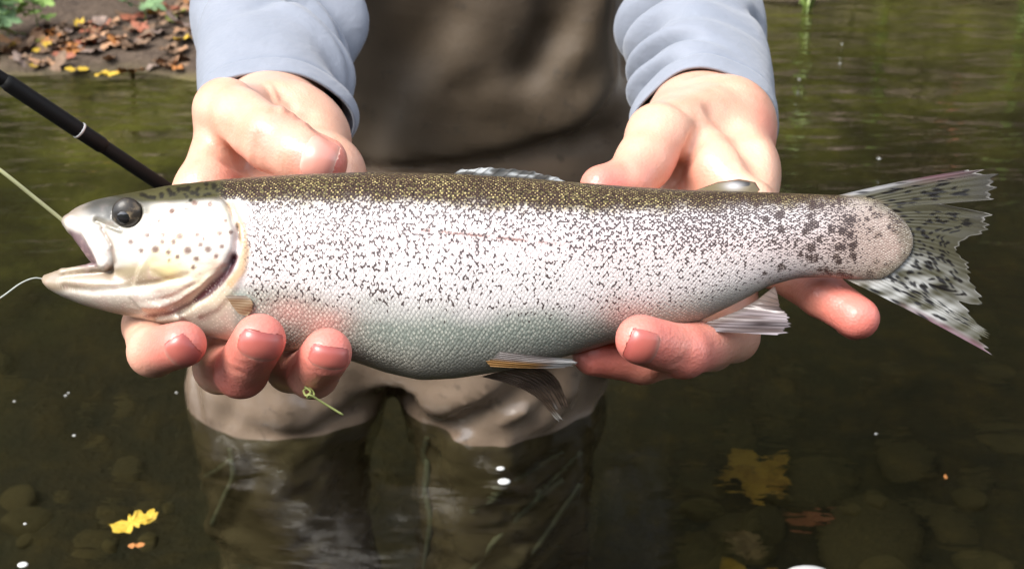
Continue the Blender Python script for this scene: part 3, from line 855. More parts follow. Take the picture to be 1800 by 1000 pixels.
def dor_col(px, py, u, v):
    n = vnoise(px / 25, py / 5, 31) * 2
    c = np.repeat(C(0.10, 0.10, 0.095), len(px), 0)
    c = lerp(c, C(0.50, 0.52, 0.52), ss(0.0, 0.5, n) * ss(0.3, 0.6, v))
    return lerp(c, C(0.03, 0.03, 0.03), ss(0.05, 0.5, -n) * 0.7)
fin('dorsal_fin', [(790, 310), (840, 312), (900, 316), (950, 320), (985, 324)], [(812, 296), (862, 294), (925, 298), (968, 306), (1006, 324)], [0, .25, .5, .75, 1], 12, lambda u, v: -2 - 7 * v + 2 * np.sin(u * 9) * v, dor_col, seed=12, ragged=0.06)
def adi_col(px, py, u, v):
    n = vnoise(px / 16, py / 9, 33) * 2
    c = np.repeat(C(0.20, 0.16, 0.09), len(px), 0)
    c = lerp(c, C(0.02, 0.018, 0.016), ss(0.1, 0.4, n))
    c = lerp(c, C(0.62, 0.60, 0.60), np.exp(-(((px - 1290) / 16) ** 2 + ((py - 327) / 7) ** 2)))  # whitish gloss highlight painted on the fin
    return lerp(c, C(0.12, 0.07, 0.04), ss(0.85, 0.98, v))
fin('adipose_fin', [(1222, 340), (1250, 341), (1280, 342), (1305, 343), (1325, 344)], [(1224, 334), (1262, 320), (1300, 315), (1328, 320), (1336, 334)], [0, .3, .55, .8, 1], 6, lambda u, v: -1.5 - 4 * v, adi_col, seed=13, ragged=0.005, ridge=0.02, raydark=0.0)

# ------------------------------------------------------------------ the angler
person = empty('person', (-0.10, 0.95, float(ground_z(-0.10, 0.95))))
tag(person, 'angler in brown waders and pale blue shirt standing in the stream holding the trout', 'person')

def sample(D, g, P):
    q = np.clip((P - g.lo) / g.h, 0, np.array(D.shape) - 1.001)
    i = q.astype(int); f = q - i; r = 0
    for a in (0, 1):
        for b in (0, 1):
            for c in (0, 1):
                w = (f[:, 0] if a else 1 - f[:, 0]) * (f[:, 1] if b else 1 - f[:, 1]) * (f[:, 2] if c else 1 - f[:, 2])
                r = r + w * D[i[:, 0] + a, i[:, 1] + b, i[:, 2] + c]
    return r

def ray_hit(D, g, px, py, d0, d1, world):
    """first surface along the ray of a pixel -> depth"""
    ds = np.linspace(d0, d1, 400)
    P = np.array([(W(px, py, d) if world else L(px, py, d)) for d in ds])
    v = sample(D, g, P)
    i = np.argmax(v < 0)
    return ds[i] if v[i] < 0 else None

def hand(fingers, thumb, palm, creases, lo, hi, h=1.05):
    """joint chains in camera-frame mm -> mesh"""
    g = Grid(lo, hi, h)
    D = None
    for a, ra, b, rb, kk in palm:
        c = cone(g, a, ra, b, rb)
        D = c if D is None else smin(D, c, kk)
    T = chain(g, thumb, 3.0)
    D = smin(D, T, 5.0)
    F = None
    for f in fingers:
        c = chain(g, f, 2.5)
        F = c if F is None else smin(F, c, 0.6)
    D = smin(D, F, 4.0)
    D0 = D.copy()
    for pts, r, amt in creases:
        q = []
        for px, py in pts:
            d = ray_hit(D0, g, px, py, 372, 640, False)
            if d is not None: q.append(L(px, py, d))
        for a, b in zip(q[:-1], q[1:]):
            dent(D, g, a, b, r, amt)
    V, Q = surface_nets(D, g, 2)
    return V, Q, D, g

def mm(l): return [(L(*p[:3]), p[3]) for p in l]
def pm(l): return [(L(*a[:3]), a[3], L(*b[:3]), b[3], kk) for a, b, kk in l]

shaded_nail_k = M('fingernail')  # nails that face down: shade put into this darker red
shaded_nail_k.set(base_color=shaded_nail_k.ramp(shaded_nail_k.attr('along'), [(0.0, (0.58, 0.26, 0.20)), (0.2, (0.40, 0.11, 0.085)), (0.8, (0.35, 0.08, 0.065)), (0.95, (0.30, 0.06, 0.05)), (1.0, (0.34, 0.08, 0.06))]),
           roughness=0.38, coat_weight=0.2, coat_roughness=0.15, subsurface_weight=0.1, subsurface_scale=0.003)

lit_thumb_nail_k = M('thumbnail_lit')  # thumb faces the sky: light put into this paler nail colour
lit_thumb_nail_k.set(base_color=lit_thumb_nail_k.ramp(lit_thumb_nail_k.attr('along'), [(0.0, (0.66, 0.36, 0.28)), (0.15, (0.60, 0.28, 0.22)), (0.85, (0.58, 0.24, 0.19)), (1.0, (0.62, 0.36, 0.28))]), roughness=0.3, coat_weight=0.3, coat_roughness=0.12)
def nail(D, g, base, tip, normal, phi, parent, rf=8.5, mat=None):
    """plate wrapped on the fingertip: base and tip of the nail (camera-frame mm), outward normal, half angle, finger radius"""
    def grad(q):
        e = 0.6
        gv = np.stack([sample(D, g, q + np.eye(3)[i] * e) - sample(D, g, q - np.eye(3)[i] * e) for i in range(3)], 1)
        return gv / (np.linalg.norm(gv, axis=1)[:, None] + 1e-9)
    E = np.array([base, tip], float)
    for _ in range(15): E = E - grad(E) * (sample(D, g, E) * 0.8)[:, None]
    base, tip = E
    nrm = np.asarray(normal, float)
    t = tip - base; ln = np.linalg.norm(t); t /= ln
    nrm = nrm - (nrm @ t) * t; nrm /= np.linalg.norm(nrm)
    s = np.cross(t, nrm)
    nu, nv = 19, 19
    P = []; al = []; ed = []; dirs = []
    for i in range(nu):
        a = i / (nu - 1) * 2 - 1
        for j in range(nv):
            b = j / (nv - 1)
            wv = phi * (1 - max(0, (0.28 - b) / 0.28) ** 2 * 0.35)
            lv = b * (1 - 0.12 * a * a) + 0.06 * a * a
            f = wv * a
            dr = math.cos(f) * nrm + math.sin(f) * s
            c = base + t * (lv * ln) - nrm * rf * (1 - 0.12 * b)
            P.append(c); dirs.append(dr); al.append(b); ed.append(max(abs(a) ** 6, (1 - b) ** 10, b ** 9))
    P = np.array(P); dirs = np.array(dirs); ed = np.array(ed)
    rr = np.linspace(0.35 * rf, 1.5 * rf, 70)
    best = np.full(len(P), rf, float); found = np.zeros(len(P), bool)
    for q in rr:                                           # outwards from the bone to the skin
        v = sample(D, g, P + dirs * q)
        hit = (v > 0) & ~found
        best[hit] = q; found |= hit
    b2 = best.reshape(nu, nv)
    for _ in range(3): b2[1:-1, 1:-1] = (b2[:-2, 1:-1] + b2[2:, 1:-1] + b2[1:-1, :-2] + b2[1:-1, 2:]) / 4
    best = b2.ravel()
    A = P + dirs * (best + 0.38 - 0.62 * ed)[:, None]
    B = A - nrm * 0.7
    f = grid_faces(nu, nv); n = len(A)
    bnd = [i * nv for i in range(nu)] + [(nu - 1) * nv + j for j in range(1, nv)] + [i * nv + nv - 1 for i in range(nu - 2, -1, -1)] + [j for j in range(nv - 2, 0, -1)]
    side = [(bnd[q], bnd[(q + 1) % len(bnd)], bnd[(q + 1) % len(bnd)] + n, bnd[q] + n) for q in range(len(bnd))]
    F = np.concatenate([f, f[:, ::-1] + n, np.array(side)])
    return mesh_np('fingernail', c2w(np.concatenate([A, B])), F, mat or shaded_nail_k.m, parent, {'along': np.array(al + al)})

# --- hand under the trout's head (the angler's right hand)
LF = [mm([(350, 440, 470, 10.5), (262, 572, 440, 9.2), (270, 618, 410, 8.4), (322, 605, 391, 7.6)]),
      mm([(415, 462, 474, 10.5), (388, 645, 441, 9.6), (424, 652, 410, 9.0), (456, 597, 391, 8.6)]),
      mm([(487, 470, 478, 10.5), (512, 645, 446, 9.2), (550, 655, 414, 8.7), (575, 620, 393, 8.2)]),
      mm([(560, 455, 488, 9.5), (592, 560, 468, 8.0), (598, 600, 456, 7.4), (600, 590, 450, 7.0)])]
LT = mm([(440, 225, 535, 17), (398, 196, 500, 13.2), (425, 212, 488, 12.2), (482, 246, 470, 12.6), (528, 270, 462, 11.4), (562, 284, 457, 10.6)])
LP = pm([((470, 198, 592, 20), (425, 212, 530, 15), 9), ((468, -40, 760, 31), (490, 203, 600, 23.5), 5), ((490, 203, 600, 23.5), (508, 235, 555, 21), 10), ((508, 235, 555, 21), (415, 440, 485, 12), 12), ((490, 240, 550, 18), (355, 400, 482, 11), 12),
         ((530, 245, 552, 17), (490, 450, 488, 12), 12), ((548, 255, 548, 15), (568, 310, 512, 16), 12), ((568, 310, 512, 16), (560, 440, 492, 10), 10),
         ((400, 225, 508, 12), (362, 340, 484, 11.5), 8), ((362, 340, 484, 11.5), (350, 430, 476, 10), 8)])
LC = [([(385, 262), (415, 276), (440, 290), (462, 312)], 4.5, 2.6), ([(400, 285), (430, 300), (450, 308)], 2.2, 1.2), ([(420, 322), (448, 308)], 1.6, 0.8),
      ([(455, 238), (449, 262), (450, 288)], 1.3, 0.55), ([(462, 238), (458, 262), (459, 288)], 0.8, 0.35), ([(470, 236), (468, 250)], 0.8, 0.25),
      ([(468, 150), (478, 175), (484, 195)], 2.0, 0.9), ([(482, 148), (494, 172), (508, 200)], 1.6, 0.9), ([(500, 165), (515, 190), (525, 210)], 2.0, 0.7), ([(475, 150), (487, 172), (496, 195)], 1.5, -0.6),
      ([(540, 200), (560, 225), (585, 250)], 3.5, 1.4), ([(370, 222), (400, 232), (440, 250)], 5.0, 0.9),
      ([(395, 640), (420, 652), (440, 660)], 1.0, 0.35), ([(405, 628), (430, 640)], 0.8, 0.25), ([(530, 640), (560, 652), (590, 650)], 1.0, 0.35)]
Vl, Ql, Dl, gl_ = hand(LF, LT, LP, LC, (-185, -58, 368), (-38, 185, 650), 1.15)
# --- hand under the tail (the angler's left hand)
RF = [mm([(1318, 365, 488, 11), (1368, 468, 458, 9.0), (1446, 518, 436, 8.3), (1508, 559, 424, 7.6)]),
      mm([(1285, 430, 482, 10.5), (1288, 590, 444, 9.6), (1200, 618, 411, 9.0), (1126, 597, 397, 8.4)]),
      mm([(1238, 450, 486, 10.5), (1250, 608, 456, 9.2), (1130, 632, 434, 8.6), (1045, 622, 428, 8.0)]),
      mm([(1180, 450, 492, 9.5), (1130, 540, 472, 8.0), (1090, 570, 460, 7.4), (1060, 575, 455, 7.0)])]
RT = mm([(1235, 220, 535, 17), (1158, 240, 500, 13.4), (1132, 285, 486, 11.4), (1102, 322, 478, 10.0), (1058, 329, 471, 8.8)])
RP = pm([((1220, 200, 592, 21.5), (1170, 238, 512, 13), 9), ((1205, -40, 760, 30), (1250, 203, 600, 22.5), 5), ((1250, 203, 600, 22.5), (1268, 230, 555, 20), 10), ((1268, 230, 555, 20), (1285, 420, 490, 12), 12), ((1282, 215, 555, 18), (1300, 300, 512, 14), 12),
         ((1300, 300, 512, 14), (1318, 360, 492, 11), 12), ((1250, 240, 550, 17), (1238, 440, 492, 12), 12), ((1230, 240, 545, 16), (1180, 440, 496, 11), 12),
         ((1225, 245, 520, 10), (1262, 300, 494, 10), 8), ((1262, 300, 494, 10), (1322, 352, 478, 8.5), 8)])
RC = [([(1228, 232), (1218, 252), (1205, 275), (1190, 300), (1176, 325)], 2.8, 2.6), ([(1206, 275), (1212, 285), (1206, 300)], 1.3, 0.9), ([(1176, 325), (1168, 340)], 3.0, 2.2),
      ([(1258, 200), (1290, 222), (1312, 255), (1330, 300)], 5.5, 3.4), ([(1180, 182), (1200, 190), (1225, 200)], 3.0, 0.8), ([(1098, 285), (1108, 300)], 2.5, 0.8),
      ([(1180, 640), (1200, 632), (1215, 640)], 1.0, 0.35), ([(1425, 540), (1440, 515)], 1.1, 0.4), ([(1432, 545), (1447, 520)], 0.8, 0.3)]
Vr, Qr, Dr, gr_ = hand(RF, RT, RP, RC, (8, -58, 368), (158, 185, 650), 1.15)

def redness(V, tips, marks):
    r = np.zeros(len(V))
    for p, s in tips: r = np.maximum(r, np.exp(-np.linalg.norm(V - L(*p), axis=1) ** 2 / s ** 2))
    for p, s, a in marks: r = np.maximum(r, a * np.exp(-np.linalg.norm(V - L(*p), axis=1) ** 2 / s ** 2))
    return r
redl = redness(Vl, [((322, 605, 391), 20), ((456, 597, 391), 24), ((575, 620, 393), 22), ((424, 655, 408), 22), ((574, 287, 450), 13)],
               [((490, 245, 460), 13, .5), ((440, 310, 478), 16, .6), ((500, 200, 555), 12, .4), ((395, 225, 495), 12, .35), ((525, 220, 550), 14, .35)])
redr = redness(Vr, [((1126, 597, 397), 24), ((1508, 559, 424), 24), ((1050, 622, 428), 30), ((1200, 630, 410), 20), ((1060, 335, 465), 15)],
               [((1195, 305, 484), 12, .55), ((1345, 230, 530), 18, .5), ((1120, 320, 470), 14, .5)])

# coarse rest of the body (world metres): torso, upper arms, neck, head, legs; it joins the forearms inside the clothes
g = Grid((-0.42, 0.62, -0.40), (0.40, 1.25, 1.02), 0.012)
A3 = lambda *v: np.array(v, float)
EL, ER = W(458, -75, 790), W(1207, -75, 790)
SL, SR = A3(-0.185, 1.0, 0.66), A3(0.165, 1.0, 0.66)
D = cone(g, A3(-0.02, 1.0, 0.12), 0.10, A3(-0.01, 1.0, 0.56), 0.11)
D = smin(D, cone(g, SL, 0.055, SR, 0.055), 0.06)
for a, b in ((SL, EL), (SR, ER)): D = smin(D, cone(g, a, 0.05, b, 0.04), 0.03)
for e, w_ in ((EL, W(468, -40, 760)), (ER, W(1205, -40, 760))): D = smin(D, cone(g, e, 0.038, w_, 0.033), 0.02)
D = smin(D, cone(g, A3(-0.01, 1.0, 0.66), 0.055, A3(-0.01, 0.965, 0.78), 0.05), 0.03)
D = smin(D, ell(g, A3(-0.01, 0.945, 0.86), (0.075, 0.095, 0.115)), 0.02)
D = smin(D, ell(g, A3(-0.01, 0.895, 0.79), (0.045, 0.045, 0.035)), 0.025)
D = smin(D, cone(g, A3(-0.01, 0.852, 0.872), 0.010, A3(-0.01, 0.836, 0.835), 0.015), 0.012)
for sx in (-1, 1):
    D = smin(D, ell(g, A3(-0.01 + sx * 0.078, 0.955, 0.855), (0.012, 0.022, 0.034)), 0.008)
    D = np.maximum(D, -ell(g, A3(-0.01 + sx * 0.032, 0.852, 0.878), (0.016, 0.012, 0.010)))
LEGS = [[(A3(-0.125, 1.0, 0.18), 0.090), (A3(-0.205, 0.95, 0.0), 0.066), (A3(-0.215, 0.965, -0.36), 0.055)],
        [(A3(0.05, 1.0, 0.18), 0.090), (A3(-0.008, 0.955, 0.0), 0.072), (A3(0.0, 0.965, -0.36), 0.058)]]
for lg in LEGS: D = smin(D, chain(g, lg, 0.03), 0.03)
Vb, Qb = surface_nets(D, g, 1)
nl, nr_ = len(Vl), len(Vr)
Vall = np.concatenate([c2w(Vl), c2w(Vr), Vb])
Qall = np.concatenate([Ql[:, ::-1], Qr[:, ::-1] + nl, Qb + nl + nr_])      # camera frame is left-handed (depth axis)
red = np.concatenate([redl, redr, np.zeros(len(Vb))])
k = M('skin')
p = k.pos()
n1 = k.noise(p, 60, 4, 0.6); n2 = k.noise(p, 400, 3, 0.6); n3 = k.noise(p, 22, 2)
base = k.mix(k.ramp(n1, [(0.35, 0.0), (0.7, 1.0)]), (0.62, 0.34, 0.235), (0.69, 0.41, 0.295))
base = k.mix(k.math('MULTIPLY', k.attr('redness'), 1.0), base, (0.61, 0.155, 0.125))
base = k.mix(k.math('MULTIPLY', k.smooth(n3, 0.5, 0.75), 0.3), base, (0.60, 0.25, 0.18))
wr = k.vor(k.map(p, (1, 1, 1)), 900, 'F1', 1.0)
k.set(base_color=base, roughness=k.ramp(n1, [(0.3, 0.34), (0.7, 0.5)]), subsurface_weight=0.18, subsurface_scale=0.006, subsurface_radius=(1.0, 0.35, 0.2), specular_ior_level=0.5,
      coat_weight=0.14, coat_roughness=0.22, normal=k.bump(wr, 0.16, 0.0007, k.bump(n2, 0.22, 0.0009, k.bump(k.noise(p, 130, 3), 0.08, 0.0012))))
pbody = mesh_np('body', Vall, Qall, k.m, person, {'redness': red})
# nails
tow = np.array([0, 0, -1.0])
nail(Dl, gl_, L(530, 268, 448), L(606, 294, 446), (0.12, 0.38, -0.92), 0.86, pbody, 10.2, lit_thumb_nail_k.m)
nail(Dl, gl_, L(296, 634, 386), L(352, 602, 382), (0.10, -0.62, -0.78), 0.75, pbody, 7.6)
nail(Dl, gl_, L(456, 642, 385), L(472, 580, 382), (0.14, -0.36, -0.92), 0.92, pbody, 8.6)
nail(Dl, gl_, L(577, 656, 386), L(588, 606, 384), (0.12, -0.52, -0.84), 0.9, pbody, 8.2)
nail(Dr, gr_, L(1164, 622, 390), L(1094, 600, 388), (-0.22, -0.60, -0.76), 0.75, pbody, 8.4)
nail(Dr, gr_, L(1468, 592, 432), L(1520, 604, 426), (-0.15, -0.9, 0.35), 0.7, pbody, 7.6)

# --- shirt: shoulders and two sleeves with hemmed cuffs
k = M('shirt_fabric')
p = k.pos()
wv = k.math('MULTIPLY', k.math('SINE', k.math('MULTIPLY', k.noise(p, 30, 2), 60)), 0.0)
n1 = k.noise(p, 40, 3); n2 = k.noise(p, 1400, 2)
base = k.mix(k.ramp(n1, [(0.35, 0), (0.7, 1)]), (0.185, 0.206, 0.25), (0.21, 0.23, 0.275))
base = k.mix(k.attr('stitch'), base, (0.14, 0.15, 0.19))
k.set(base_color=base, roughness=0.75, sheen_weight=0.25, normal=k.bump(n2, 0.15, 0.0006, k.bump(n1, 0.35, 0.004, k.bump(k.noise(p, 75, 3, 0.5, 0.6), 0.3, 0.003))))
SHIRT = k.m
g = Grid((-0.36, 0.72, 0.40), (0.34, 1.22, 0.80), 0.010)
D = cone(g, A3(-0.01, 1.0, 0.40), 0.115, A3(-0.01, 1.0, 0.56), 0.125)
D = smin(D, cone(g, SL, 0.066, SR, 0.066), 0.06)
D = np.maximum(D, -(cone(g, A3(-0.01, 1.0, 0.60), 0.062, A3(-0.01, 0.96, 0.84), 0.062)))
Vs, Qs = surface_nets(D, g, 1)
shirt = mesh_np('shirt', Vs, Qs, SHIRT, person, {'stitch': np.zeros(len(Vs))})

def sleeve(path, cuff_tilt, folds, seed):
    """path: [(centre world, rx, ry)] from cuff to shoulder"""
    n, m = 280, 140
    P = smooth_curve([np.concatenate([c, [rx, ry]]) for c, rx, ry in path], n)
    ctr, rx, ry = P[:, :3], P[:, 3], P[:, 4]
    T = np.gradient(ctr, axis=0); T /= np.linalg.norm(T, axis=1)[:, None]
    seg = np.concatenate([[0], np.cumsum(np.linalg.norm(np.diff(ctr, axis=0), axis=1))])
    a = np.linspace(0, 2 * math.pi, m, endpoint=False)
    V, st = [], []
    for i in range(n):
        t = T[i]
        u = np.array([1.0, 0, 0]) - t[0] * t; u /= np.linalg.norm(u); w = np.cross(u, t)
        if w @ UPV < 0: w = -w
        s = seg[i]
        ca, sa = np.cos(a), np.sin(a)
        dr = np.zeros(m)
        for (s0, a0, amp, ws, wa, sl) in folds:
            da = (a - a0 + math.pi) % (2 * math.pi) - math.pi
            dr += amp * np.exp(-((s - s0 - sl * da) / ws) ** 2 - (da / wa) ** 2)
        dr += 0.0016 * np.sin(s * 85 + 3 * np.sin(2 * a + seed) + seed) * ss(0.03, 0.10, s) * (0.5 + 0.5 * np.sin(a * 1 + seed))
        dr += 0.003 * np.sin(s * 40 + 2 * a + seed) * ss(0.10, 0.2, s)
        dr += 0.0012 * np.sin(3 * a + seed) + 0.0007 * np.sin(5 * a + 2 * seed)
        dr -= 0.0012 * np.exp(-((s - 0.0155) / 0.0014) ** 2)             # stitched hem line
        dr += 0.0009 * ss(0.0155, 0.013, s)
        off = cuff_tilt * (1 - ss(0, 0.08, s))
        V.append(ctr[i] + (u[None] * ((rx[i] + dr) * ca)[:, None]) + (w[None] * ((ry[i] + dr) * sa)[:, None]) + t[None] * (off * sa)[:, None])
        st.append(np.exp(-((s - 0.0155) / 0.0007) ** 2) * (np.sin(a * 170) > -0.1) * 0.8)
    V = np.concatenate(V); st = np.concatenate(st)
    i = np.arange(n - 1)[:, None] * m; j = np.arange(m)[None, :]
    F = np.stack([i + j, i + (j + 1) % m, i + m + (j + 1) % m, i + m + j], -1).reshape(-1, 4)
    o = mesh_np('sleeve', V, F, SHIRT, shirt, {'stitch': st})
    md = o.modifiers.new('cloth', 'SOLIDIFY'); md.thickness = 0.0012; md.offset = -1
    return o
PI = math.pi
sleeve([(W(478, 222, 588), .0345, .0275), (W(476, 150, 630), .0375, .033), (W(470, 70, 680), .0385, .036), (W(459, -60, 780), .045, .043), (EL + A3(-0.01, 0.05, 0.06), .055, .05), (SL + A3(0, 0, -0.06), .062, .06), (SL, .064, .06)],
       0.000, [(0.010, -0.2, 0.005, 0.012, 0.6, 0.0), (0.030, 0.1, -0.005, 0.012, 0.6, 0.01), (0.055, 0.4, 0.007, 0.012, 0.8, 0.03), (0.074, 0.5, -0.009, 0.009, 0.8, 0.03), (0.090, 0.2, 0.009, 0.010, 0.8, 0.03), (0.110, 0.3, -0.010, 0.010, 0.8, 0.03), (0.13, 0.3, 0.010, 0.014, 0.9, 0.03), (0.060, 0.6, -0.005, 0.005, 0.6, 0.035), (0.100, 0.5, -0.010, 0.006, 0.9, 0.04), (0.118, 0.2, 0.010, 0.010, 0.9, 0.03), (0.085, 1.4, -0.004, 0.008, 0.5, -0.02), (0.115, 2.4, -0.006, 0.008, 0.7, -0.03), (0.135, 2.7, 0.004, 0.012, 0.8, -0.02)], 1.0)
sleeve([(W(1244, 216, 588), .0320, .0255), (W(1238, 150, 630), .0345, .032), (W(1228, 70, 680), .0360, .035), (W(1208, -60, 780), .043, .041), (ER + A3(0.01, 0.05, 0.06), .055, .05), (SR + A3(0, 0, -0.06), .062, .06), (SR, .064, .06)],
       0.000, [(0.006, 3.2, 0.004, 0.010, 0.6, 0.0), (0.026, 2.65, -0.013, 0.0045, 0.5, 0.014), (0.036, 3.0, 0.007, 0.006, 0.6, 0.014), (0.048, 2.55, -0.014, 0.0045, 0.7, 0.016), (0.060, 2.9, 0.007, 0.007, 0.7, 0.014), (0.078, 2.75, -0.006, 0.006, 0.6, 0.014), (0.092, 2.9, 0.007, 0.008, 0.8, 0.012), (0.108, 2.7, -0.014, 0.006, 0.6, 0.012), (0.125, 3.0, 0.010, 0.010, 0.8, 0.0), (0.10, 0.5, -0.005, 0.007, 0.35, -0.02), (0.060, 1.5, -0.0018, 0.006, 0.8, 0.0), (0.085, 1.5, -0.0018, 0.007, 0.9, 0.0)], 2.3)

# --- waders
k = M('wader_fabric')
p = k.pos()
n1 = k.noise(p, 9, 4, 0.6); n2 = k.noise(p, 60, 5, 0.65); n3 = k.noise(p, 900, 2)
dk = k.ramp(n1, [(0.3, (0.050, 0.034, 0.0195)), (0.7, (0.085, 0.059, 0.034))])
lt = k.ramp(n1, [(0.3, (0.13, 0.092, 0.064)), (0.7, (0.19, 0.140, 0.10))])
base = k.mix(k.attr('bib'), lt, dk)
base = k.mix(k.math('MULTIPLY', k.smooth(n2, 0.56, 0.72), 0.45), base, (0.022, 0.018, 0.013))
k.set(base_color=base, roughness=k.mix(k.attr('bib'), (0.27,) * 3, (0.72,) * 3), coat_weight=k.math('SUBTRACT', 0.3, k.math('MULTIPLY', k.attr('bib'), 0.3)), coat_roughness=0.25, normal=k.bump(n3, 0.1, 0.0005, k.bump(n2, 0.25, 0.003)))
g = Grid((-0.34, 0.80, -0.38), (0.22, 1.18, 0.60), 0.0055)
D = None
for lg in LEGS:
    c = chain(g, [(a, r + 0.014) for a, r in lg], 0.03)
    D = c if D is None else smin(D, c, 0.012)
T_ = ell(g, A3(-0.02, 1.0, 0.34), (0.185, 0.152, 0.62))
T_ = np.maximum(T_, 0.05 - g.z)
D = smin(D, T_, 0.045)
rw = np.random.default_rng(21)
def wob(s, amp, seed):
    r = np.random.default_rng(seed); d = 0
    for _ in range(5):
        kx, ky, kz = r.normal(size=3) * s; ph = r.random() * 6.28
        d = d + np.sin(g.x * kx + g.y * ky + g.z * kz + ph)
    return d * amp / 2.2
tz = ss(0.08, 0.16, g.z)
uz = 1 - ss(-0.04, 0.02, g.z)
D = D + wob(34, 0.0028, 1) * (1 - 0.6 * tz) + wob(48, 0.006, 5) * uz + wob(110, 0.0028, 6) * uz + wob(75, 0.0022, 2) * (1 - 0.7 * tz) + wob(160, 0.0010, 3) * (1 - 0.5 * tz)
def ext(px, py): # a point of the body's front near the photo's pixel
    return W(px, py, 850)
def fold(pp, r, amt, d=850):
    global D
    q = []
    for a in pp:
        e = ray_hit(D, g, a[0], a[1], 720, 1300, True)
        if e is not None: q.append(W(a[0], a[1], e))
    for a, b in zip(q[:-1], q[1:]):
        dent(D, g, a, b, r, amt)
# the bib hangs over the lower waders: a raised layer with a hem
hem = [(1085, -60), (1078, 0), (1072, 60), (1082, 120), (1086, 165), (1070, 205), (1040, 245), (1000, 268), (940, 288), (860, 305), (780, 320), (640, 345), (560, 350), (400, 340), (400, -60)]
hw = [W(a, b, 850) for a, b in hem]
hp = [(q[0], q[2]) for q in hw]
sd = fsd(g.x[:, :, 0][:, 0][:, None], g.z[0, 0][None, :], hp)
front = (1 - ss(0.92, 1.0, g.y))
D = D - (0.009 * (1 - ss(-0.004, 0.004, sd)))[:, None, :] * front
fold([(1010, -10), (985, 60), (940, 130), (935, 140)], 0.014, 0.008)
fold([(965, -10), (955, 60), (930, 120)], 0.010, 0.006)
fold([(1040, 20), (1010, 90), (960, 150), (880, 170)], 0.014, -0.006)
fold([(780, 30), (735, 90), (690, 170)], 0.020, 0.007)
fold([(840, 30), (800, 110), (730, 170)], 0.022, -0.005)
fold([(1060, 240), (990, 250), (930, 262)], 0.010, 0.006)
fold([(1080, 165), (1030, 185), (990, 215)], 0.014, -0.006)
fold([(650, 230), (640, 300)], 0.014, 0.006)
fold([(800, 155), (850, 145)], 0.006, 0.003)
# leg creases
fold([(690, 775), (760, 762), (830, 735), (900, 700), (960, 670)], 0.009, 0.016, 960)
fold([(690, 735), (760, 715), (860, 685)], 0.014, -0.010, 960)
fold([(700, 790), (800, 775), (900, 770)], 0.008, -0.008, 960)
fold([(340, 660), (345, 720), (335, 780)], 0.009, 0.008, 960)
fold([(470, 660), (500, 720), (560, 760)], 0.012, -0.009, 960)
fold([(440, 760), (520, 775), (590, 745)], 0.007, 0.009, 960)
fold([(1040, 660), (1035, 720), (1010, 780)], 0.010, 0.010, 960)
fold([(860, 780), (920, 760), (980, 700)], 0.008, 0.009, 960)
fold([(920, 790), (1000, 740), (1060, 700)], 0.010, 0.006, 960)
fold([(420, 690), (400, 740), (360, 770)], 0.010, 0.005, 960)
fold([(560, 760), (620, 720)], 0.010, 0.006, 960)
fold([(740, 830), (750, 900), (760, 1000)], 0.007, -0.012, 1010)
fold([(770, 830), (785, 900), (790, 1000)], 0.008, 0.010, 1010)
fold([(420, 820), (380, 900), (360, 960)], 0.006, -0.012, 1010)
fold([(440, 830), (400, 910), (390, 990)], 0.008, 0.010, 1010)
fold([(330, 810), (345, 870), (350, 950)], 0.006, -0.010, 1010)
for q in range(6):
    fold([(800 + 30 * q, 990 - 20 * q), (1000 + 12 * q, 830 - 6 * q)], 0.010, 0.013 * (-1) ** q, 1010)
    fold([(310 + 12 * q, 830 + 20 * q), (430 + 12 * q, 990)], 0.010, 0.010 * (-1) ** q, 1010)
Vw, Qw = surface_nets(D, g, 1)
sdv = fsd(Vw[:, 0], Vw[:, 2], hp)
bib = (1 - ss(-0.002, 0.002, sdv)) * (Vw[:, 1] < 0.99) + (Vw[:, 1] >= 0.99) * (Vw[:, 2] > 0.25)
waders = mesh_np('waders', Vw, Qw, k.m, person, {'bib': bib})
pleatm = simple('pleat_light', (0.19, 0.185, 0.15), 0.6, 0.2, 60)  # pale tubes added to stand for light caught on submerged pleats
for pl in ([(408, 806), (410, 840), (392, 880), (374, 920), (360, 960), (352, 1010)], [(325, 812), (304, 850), (310, 890), (330, 940)], [(752, 808), (748, 860), (757, 910), (752, 960), (745, 1010)], [(990, 842), (930, 890), (870, 950), (830, 1005)], [(1020, 850), (985, 900), (950, 950), (900, 1010)]):
    q_ = []
    for px_, py_ in pl:
        e_ = ray_hit(D, g, px_, py_, 720, 1400, True)
        if e_ is not None: q_.append(W(px_, py_, e_ - 1.0))
    if len(q_) > 2: tube('pleat_streak', q_, [0.0030] * len(q_), pleatm, waders, 7, 30)
for s_ in (-1, 1):          # shoulder straps and boots
    tube('shoulder_strap', [(-0.01 + s_ * 0.09, 0.868, 0.50), (-0.01 + s_ * 0.095, 0.89, 0.60), (-0.01 + s_ * 0.10, 0.96, 0.715), (-0.01 + s_ * 0.10, 1.05, 0.70), (-0.01 + s_ * 0.09, 1.13, 0.56)], 0.014, k.m, waders, 8, 20)
for lg in LEGS:
    a = lg[-1][0]
    g2 = Grid(a + A3(-0.08, -0.2, -0.06), a + A3(0.08, 0.1, 0.12), 0.008)
    d2 = smin(cone(g2, a + A3(0, 0, 0.10), 0.066, a, 0.062), cone(g2, a + A3(0, 0.03, -0.005), 0.045, a + A3(0, -0.14, -0.02), 0.042), 0.03)
    d2 = np.maximum(d2, (a[2] - 0.045) - g2.z)
    vv, qq = surface_nets(d2, g2, 1)
    mesh_np('wading_boot', vv, qq, simple('boot', (0.05, 0.05, 0.045), 0.7), person)
